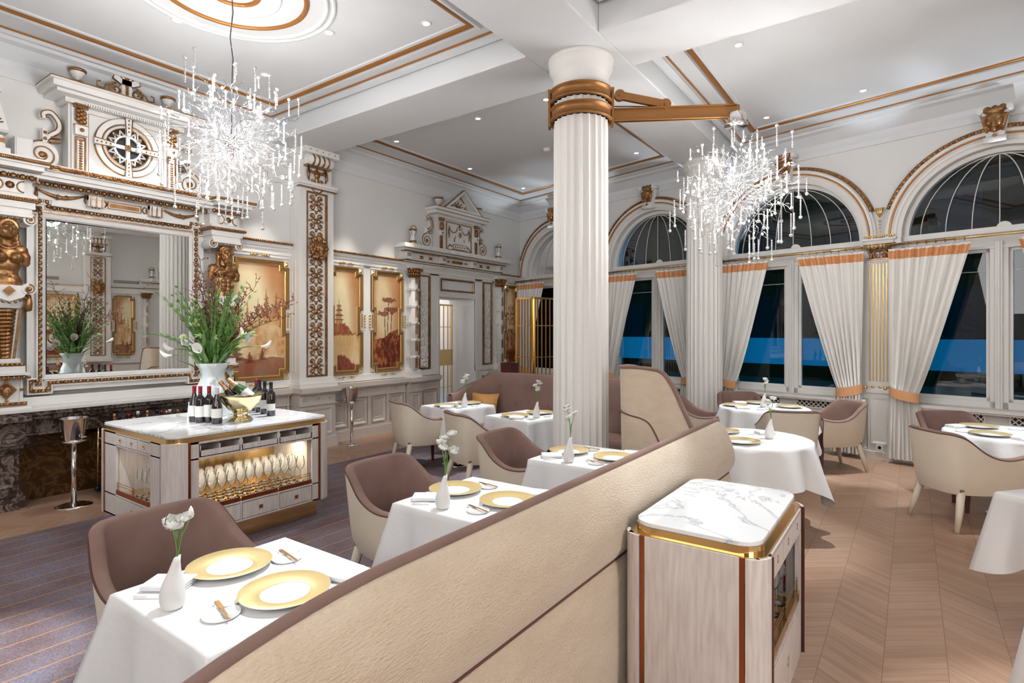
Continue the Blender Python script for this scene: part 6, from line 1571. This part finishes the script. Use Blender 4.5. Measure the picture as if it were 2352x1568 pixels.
for i in range(52):
    a=q.uniform(0,2*PI); e=R(q.uniform(3,36)) if i>3 else 0
    L=q.uniform(.46,.84)
    if i<2: a=R(208)+i*.12; e=R(62); L=.72            # long arching stem to the left of the photo
    elif i<4: a=R(55)+i*.1; e=R(44); L=.62
    d=az_el(a,e); p0=Vector((q.uniform(-.04,.04),q.uniform(-.04,.04),-.15)); p2=d*L; p1=Vector((d.x*L*.25,d.y*L*.25,L*.45))
    P=bez(p0,p1,p2,12); st=MB().tube(P,[.0045]*7+[.004,.0035,.003,.0025,.002,.001],5)
    for k in range(4,13):
        for s in (-1,1):
            tg=(P[k]-P[k-1]).normalized(); sd=tg.cross(Vector((math.cos(a+1.5),math.sin(a+1.5),.2))).normalized()*s
            leafq(st,P[k],tg+sd*.33,.105-.005*k,.0125,.0)
    if i%2==0:
        for k in range(2): aa=a+q.uniform(-1,1); leafq(st,P[2+k*2],az_el(aa,e+R(q.uniform(0,25))),q.uniform(.30,.42),.016,.01)
    part('gladiolus_stem',st,'leaf',BQ)
for i in range(9):
    a=q.uniform(0,2*PI); e=R(q.uniform(20,48)); L=q.uniform(.34,.48)
    d=az_el(a,e); P=bez(Vector((0,0,-.1)),Vector((d.x*.1,d.y*.1,L*.5)),d*L,8)
    part('lily_bud_stem',MB().tube(P,.003,5),'leaf',BQ); bd=MB()
    for k in range(3): bd.ball(tuple(d*L+Vector((q.uniform(-.03,.03),q.uniform(-.03,.03),q.uniform(-.02,.03)))),.013,8,6,(1,1,2.4)) if False else bd.tube([d*L,d*L+az_el(a+q.uniform(-.9,.9),R(q.uniform(40,90)))*.035,d*L+az_el(a+q.uniform(-.9,.9),R(q.uniform(50,100)))*.075],[.004,.014,.003],7)
    part('lily_bud',bd,'leafl',BQ)
for i,(a,e,L) in enumerate(((R(215),R(60),.40),(R(228),R(66),.36),(R(20),R(50),.42),(R(75),R(62),.46),(R(255),R(40),.30),(R(310),R(52),.30),(R(40),R(35),.36),(R(190),R(52),.42))):
    d=az_el(a,e); P=bez(Vector((0,0,-.1)),Vector((d.x*.08,d.y*.08,L*.55)),d*L,10); part('calla_stem',MB().tube(P,.005,6),'leaf',BQ)
    tip=P[-1]; tg=(P[-1]-P[-2]).normalized(); Q=tg.to_track_quat('Z','X'); mb=MB()
    def f(u,v,Q=Q,tip=tip):
        an=2*PI*u; r=.006+.036*v**1.6*(1+.25*math.cos(an)); z=.085*v*(1+.28*math.cos(an)*v)-.02*v**3
        return tuple(tip+Q@Vector((r*math.cos(an)+.012*v*v,r*math.sin(an),z)))
    mb.grid(f,16,8,True); part('calla_flower',mb,'petal',BQ)
for i in range(13):
    a=R(q.uniform(-60,250)) if i<9 else R(q.uniform(40,75)); e=R(q.uniform(5,28)) if i<9 else R(q.uniform(38,52)); L=q.uniform(.75,1.12) if i<9 else q.uniform(.75,.95)
    d=az_el(a,e); P=bez(Vector((0,0,-.1)),Vector((d.x*L*.2,d.y*L*.2,L*.5)),d*L,16); P=[p+Vector((q.uniform(-.012,.012),q.uniform(-.012,.012),0)) for p in P]
    tw=MB().tube(P,[.004]*8+[.003]*5+[.002]*4,4); lf=MB()
    for k in range(6,17):
        for z in range(2):
            b_=P[k]+az_el(q.uniform(0,6.3),R(q.uniform(20,75)))*q.uniform(.05,.13); tw.tube([P[k],(P[k]+b_)/2+Vector((0,0,.01)),b_],.0015,3)
            for m_ in range(6):
                c=P[k]+(b_-P[k])*(.1+.17*m_); w_=az_el(q.uniform(0,6.3),R(q.uniform(0,120)))*q.uniform(.012,.022); s_=w_.orthogonal().normalized()*.007; lf.add([c,c+w_*.5+s_,c+w_,c+w_*.5-s_],[(0,1,2,3)])
    o=part('twig',tw,'twig',BQ); part('twig_leaves',lf,'twigleaf',o)
# ================= champagne stands =================
def stand(x,y,label,z=0):
    t=thing('champagne_stand',label,'wine cooler',(x,y,z),R(30),'floor standing champagne coolers')
    part('base',MB().lathe([(0,0),(.15,0),(.15,.008),(.10,.018),(.03,.026),(0,.03)],36),'chrome',t); part('pole',MB().lathe([(.022,.02),(.022,.60)],20),'chrome',t)
    part('ring',MB().lathe([(.0,.595),(.085,.60),(.10,.612),(.10,.622),(.085,.62),(0,.62)],32),'chrome',t)
    part('bucket',MB().lathe([(.0,.605),(.075,.607),(.08,.63),(.105,.825),(.112,.832),(.112,.838),(.10,.835),(.076,.64),(0,.63)],40),'chrome',t)
    for s in (-1,1): part('handle',MB().tube([(s*.082,-.02,.66),(s*.115,-.02,.655),(s*.12,0,.655),(s*.115,.02,.655),(s*.082,.02,.66)],.006,6),'chrome',t)
    return t
stand(-6.50,1.98,'chrome champagne cooler on a stand in front of the dark mantelpiece'); stand(-6.72,5.42,'chrome champagne cooler on a stand in front of the pale dado')
# ================= drinks trolley with spirits =================
t=thing('drinks_trolley','slim brass framed drinks trolley behind the bar island, full of spirit bottles','trolley',(-6.62,2.74,0))
a,b=.22,.45
for sx in (-1,1):
    for sy in (-1,1):
        part('leg',MB().tube([(sx*a,sy*b,.10),(sx*a,sy*b,.71)],.011,8),'brass',t); part('castor',MB().merge(MB().lathe([(0,-.012),(.03,-.012),(.03,.012),(0,.012)],16),lambda v:(v.z+sx*a,v.x+sy*b,v.y+.04)).tube([(sx*a,sy*b,.05),(sx*a,sy*b,.11)],.012,6),'blackm',t)
for z in (.16,.50): part('shelf',MB().box((-a,-b,z),(a,b,z+.015)),'brown',t); part('shelf_rail',MB().tube([(-a,-b,z+.06),(a,-b,z+.06),(a,b,z+.06),(-a,b,z+.06)],.006,5,True),'brass',t)
q=random.Random(9)
LB=['clear spirit bottle with amber contents','dark spirit bottle with black cap','clear spirit bottle with red cap','spirit bottle with yellow label','tall clear spirit bottle']
M['ylabel']=mat('yellow_label',(.75,.45,.12),.7)
pos=[(-.12,-.34),(.06,-.36),(-.14,-.20),(.03,-.18),(.14,-.26),(-.10,-.04),(.08,-.02),(-.14,.12),(.03,.13),(.14,.05),(-.08,.26),(.09,.27)]
where=['at the near left corner','at the near edge','second row, left','second row, middle','second row, right','in the middle left','in the middle','in the fourth row, left','in the fourth row, middle','beside the middle, right','at the far end, left','at the far end, right']
for i,(dx_,dy_) in enumerate(pos):
    k=i%5; h=.26+.05*q.random()
    o=thing('spirit_bottle',LB[k]+' on the trolley, '+where[i],'bottle',(-6.62+dx_,2.74+dy_,.516),0,'spirit bottles on the drinks trolley')
    part('glass_body',MB().lathe([(0,0),(.036,0),(.038,.01),(.038,.15),(.03,.18),(.014,.205),(.013,h)],16),('whisky','bottle','glass','bottle','glass')[k],o)
    part('cap',MB().lathe([(.0155,h-.03),(.0155,h+.005),(0,h+.006)],12),('goldfoil','blackcap','redcap','whitecap','goldfoil')[k],o)
    part('label',MB().lathe([(.0386,.04),(.0386,.12)],16,a0=R(-125),a1=R(35)),'ylabel' if k in (1,3) else 'paper',o)
# ================= lattice screens, gate, backrest =================
def lattice(name,label,cat,p0,p1,z0,z1,cross,posts=True,zb=0,panel=None,nb=None):
    p0=Vector(p0); p1=Vector(p1); L=(p1-p0).length; an=math.atan2(p1.y-p0.y,p1.x-p0.x); t=thing(name,label,cat,(p0.x,p0.y,zb),an)
    part('frame',MB().box((0,-.02,z0),(.03,.02,z1)).box((L-.03,-.02,z0),(L,.02,z1)).box((0,-.02,z1-.03),(L,.02,z1)).box((0,-.02,z0),(L,.02,z0+.03)),'brass',t)
    n=nb or int(L/.085)
    for i in range(1,n): part('upright',MB().box((L*i/n-.005,-.010,z0),(L*i/n+.005,.010,z1)),'framegold',t)
    for z in cross: part('crossbar',MB().box((0,-.008,z-.006),(L,.008,z+.006)),'brass',t)
    if panel: part('brass_panel',MB().box((0,-.02,panel[0]),(L,.02,panel[1])),'brass',t)
    return t
Cc=(-4.86,7.46,0)
lattice('lattice_screen','brass lattice screen behind the mauve sofa, left wing of the corner','screen',(-5.22,7.50,0),Cc,.02,2.2,(.5,1.25,1.75),nb=6)
lattice('lattice_screen','brass lattice screen behind the mauve sofa, right wing of the corner','screen',Cc,(-4.50,8.95,0),.02,2.2,(.5,1.25,1.75),nb=17)
lattice('lattice_gate','brass lattice gate with a solid brass lock panel inside the doorway','gate',(-7.66,7.72,0),(-7.62,8.66,0),.02,2.2,(.55,1.75),panel=(.98,1.30),nb=8)
t=thing('burgundy_backrest','tall tapered burgundy planter beside the lattice screen','backrest',(-4.98,6.98,0))  # plain tapered block standing for another sofa's high back
part('body',MB().add([(-.06,-.06,0),(.06,-.06,0),(.06,.06,0),(-.06,.06,0),(-.10,-.10,1.18),(.10,-.10,1.18),(.10,.10,1.18),(-.10,.10,1.18)],[(0,3,2,1),(0,1,5,4),(1,2,6,5),(2,3,7,6),(3,0,4,7)]).box((-.09,-.09,1.12),(.09,.09,1.13)),mat('burgundy_lacquer',(.09,.02,.02),.35),t)
# ================= window wall dressing =================
def wroot(name,label,cat,s,z=0,off=0,group=None): return thing(name,label,cat,wp(s,z,off),WR,group)
WN_=['in the room corner','behind the front column','in the middle of the wall','at the right edge']
for k,c in enumerate(WCS):
    t=wroot('curtain_rod','brass curtain rod with finials over the window '+WN_[k],'curtain rod',c,2.74,.20,'brass curtain rods')
    part('rod',MB().tube([(-1.08,0,0),(1.08,0,0)],.016,10),'brass',t)
    for s in (-1,1):
        m=MB(); m.ball((s*1.11,0,0),.028,10,8,(1.2,1,1)); m.ball((s*1.15,0,0),.018,8,6); m.tube([(s*1.06,0,0),(s*1.085,0,0)],.024,10); part('finial',m,'brass',t)
        part('bracket',MB().box((s*1.0-.015,0,-.012),(s*1.0+.015,.15,.012)),'brass',t)
    for s in (-1,1):
        for i in range(9):
            x=s*(1.0-.092*i); part('ring',MB().tube([(x,.021*math.cos(a_),-.008+.024*math.sin(a_)) for a_ in [R(30*j) for j in range(12)]],.0028,4,True),'bronze',t)
def curtain(c,sd,label):
    t=wroot('curtain',label,'curtain',c,0,.205,'ivory tied-back curtains'); q=random.Random(int(c*10)+sd)
    xo=sd*1.02; xi=sd*.20; zt,ztie,zb=2.675,.88,.06; nf=9; ph=q.uniform(0,6); NU,NV=110,44
    def pos(u,z):
        # u 0 at pilaster, 1 at the middle of the window
        if z>ztie:
            v=(z-ztie)/(zt-ztie); wt=.29+(.82-.29)*(v**.9); amp=.020+.012*(1-v); x=xo-sd*wt*u-sd*.02*(1-v)
        else:
            v=(ztie-z)/(ztie-zb); wt=.29+.11*v**.7; amp=.030; x=xo-sd*.02-sd*wt*u+sd*.03*v
        w2=nf*u*2*PI+ph+.6*math.sin(3*u*PI+z*1.3)
        y=-amp*math.sin(w2)-.012*math.sin(w2*.5+z*2)
        pinch=math.exp(-((z-ztie)/.10)**2); y=y*(1-.45*pinch)-.03*pinch*math.sin(PI*u)
        return (x+.006*math.sin(w2+1.5),y,z)
    zs=[zt-.115-(zt-.115-zb)*(j/NV) for j in range(NV+1)]
    part('drape',MB().grid(lambda u,v:pos(u,zt-.115-(zt-.115-zb)*v),NU,NV),'curtain',t)
    part('silk_band',MB().grid(lambda u,v:(lambda p:(p[0],p[1]-.001,p[2]))(pos(u,zt-.012-.103*v)),NU,4),'silk',t,label='orange silk band')
    part('heading',MB().grid(lambda u,v:pos(u,zt+.012-.024*v),NU,2),'curtain',t)
    def tp(u,v):
        an=PI*u; x=xo-sd*.02-sd*(.15-.16*math.cos(an)); y=-.085*math.sin(an)-.01; z=ztie+.05-.12*v+(.065 if True else 0)*(1-u)**2-.03*u
        return (x,y,z)
    part('tieback',MB().grid(tp,20,4),'tie',t,label='orange tieback')
    part('tieback_knob',MB().ball((xo+sd*.03,-.03,ztie+.06),.024,10,8).tube([(xo+sd*.03,0,ztie+.06),(xo+sd*.03,.12,ztie+.06)],.006,6),'brass',t)
for k,c in enumerate(WCS):
    curtain(c,-1,'ivory curtain with orange band, left side of the window '+WN_[k]); curtain(c,1,'ivory curtain with orange band, right side of the window '+WN_[k])
def wpil(s0,label):
    t=wroot('fluted_pilaster',label,'pilaster',s0); w=MB().wb(-.15,.15,.0,.10,0,.07).wb(-.14,.14,.10,.86,0,.04).wb(-.155,.155,.86,.89,0,.07).wb(-.14,.14,.89,.985,0,.05).wb(-.135,.135,.985,2.56,0,.035).wb(-.15,.15,2.56,2.58,0,.06).wb(-.16,.16,2.78,2.83,0,.08).wb(-.19,.19,2.83,2.855,0,.11)
    w.sweep([(-.10,.2),(.10,.2),(.10,.8),(-.10,.8)],[(0,.04),(0,.055),(.02,.05),(.03,.035)],True)
    part('body',w,'white',t); g=MB()
    for i in range(7): g.wb(-.115+i*.0383-.006,-.115+i*.0383+.006,1.01,2.53,.035,.046)
    part('gold_flutes',g,'goldl',t)
    g=MB().wb(-.14,.14,2.58,2.60,.0,.07); q=random.Random(8)
    for i in range(20): a=R(-90+i*9.5); g.ball((.10*math.sin(a),-.06,2.65+.06*math.cos(a*1.3)),.022,6,5)
    for s in (-1,1): curl(g,spiral(s*.085,2.69,.045,1.3,R(90),16,.3,-s),.07,.013,.008); curl(g,spiral(s*.04,2.64,.03,1.2,R(-90),14,.3,s),.07,.011,.008)
    g.ball((0,-.06,2.72),.035,8,6,(1,.6,1.2)); g.wb(-.18,.18,2.76,2.785,0,.09)
    for i in range(12): g.ball((-.165+.33*i/11,-.092,2.772),.014,5,4)
    part('gilded_capital',g,'gold',t)
    g=MB(); 
    for i in range(3): g.ball((-.08+.08*i,-.05,.935),.018,7,5,(1.3,.5,1))
    part('gold_studs',g,'goldl',t)
    g=MB(); g.ball((0,-.06,3.22),.03,8,6,(1,.6,1.2)); 
    for s in (-1,0,1): g.tube([(s*.035,-.06,3.25),(s*.02,-.07,3.20),(0,-.06,3.12)],[.012,.02,.003],6)
    for i in range(5): g.ball((0,-.055,3.08-i*.045),.016-.0015*i,7,5,(1,.6,1.2 if i==0 else 1))
    g.wb(-.17,.17,2.875,2.895,.05,.09)
    for i in range(14): g.ball((-.165+.33*i/13,-.092,2.885),.011,5,4)
    part('gold_drop',g,'goldl',t)
wpil(6.984,'gold fluted white pilaster between the two right hand windows'); wpil(4.666,'gold fluted pilaster behind the rear column'); wpil(2.348,'gold fluted pilaster hidden behind the front column'); wpil(9.30,'gold fluted pilaster beyond the right edge')
for k,c in enumerate(WCS):
    t=wroot('keystone_mask','gilded face on a white scrolled keystone over the window '+WN_[k],'mask',c,3.98,.05,'gilded keystone faces')
    w=MB().slab([(-.075,-.17),(.075,-.17),(.12,.19),(-.12,.19)],0,.12)
    for s in (-1,1): w.merge(MB().lathe([(.03,-.10),(.03,.10)],12),lambda v:(v.x+s*.13,-.08+v.z*.8,v.y+.17)); 
    w.merge(MB().lathe([(.035,-.10),(.035,.10)],12),lambda v:(v.z,-.12+v.x,v.y-.16))
    part('keystone',w,'white',t); mask(t,0,.045,.11,.135,'queen','face'); g=MB().slab([(0,-.155),(.022,-.125),(0,-.095),(-.022,-.125)],.13,.15); part('gold_diamond',g,'gold',t)
# red triangular sign outside the last window
t=thing('warning_triangle','red triangular road sign outside the right hand window','sign',wp(9.55,1.75,-3.2),WR)
part('triangle',MB().sweep([(-.45,0),(.45,0),(0,.78)],[(0,0),(0,.02),(.11,.02),(.11,0)],True),mat('red_sign',(.5,.03,.02),.5),t); part('plate',MB().slab([(-.3,.07),(.3,.07),(0,.6)],0,.01),'paper',t); part('post',MB().box((-.03,.01,-2.1),(.03,.05,.1)),'blackm',t)
# power socket
t=wroot('power_socket','small round power socket in the skirting between the curtains','socket',6.99,.16,.075)
part('plate',MB().wb(-.04,.04,-.04,.04,0,.008),'china',t); part('recess',MB().merge(MB().lathe([(0,0),(.02,0)],14),lambda v:(v.x,-.0085,v.y)),'black',t)

# small extras
t=thing('menu_card','folded white menu card standing behind the left wine bottles','card',(-5.02,2.37,ZI),R(40))
part('front_leaf',MB().add([(-.05,0,0),(.05,0,0),(.05,.03,.15),(-.05,.03,.15),(-.05,.002,0),(.05,.002,0),(.05,.032,.15),(-.05,.032,.15)],[(0,1,2,3),(7,6,5,4),(0,4,5,1),(3,2,6,7)]),'paper',t); part('rear_leaf',MB().add([(-.05,.06,0),(.05,.06,0),(.05,.032,.15),(-.05,.032,.15)],[(0,1,2,3)]),'paper',t)
t=lroot('loudspeaker','small white loudspeaker box standing on the entablature beside the obelisk','speaker',1.72,3.24)
part('cabinet',MB().box((-.07,-.16,0),(.07,-.02,.27)),'plaster',t,.004); part('grille',MB().box((-.055,-.165,.015),(.055,-.16,.255)),'white',t)
for s0 in (1.0,2.35,4.67,6.98,8.3):
    lamp('cornice_uplight','SPOT',wp(s0,3.0,.16),14,(.82,.92,1),aim=wp(s0,4.45,.85),spot_size=R(64),spot_blend=.5,shadow_soft_size=.01)
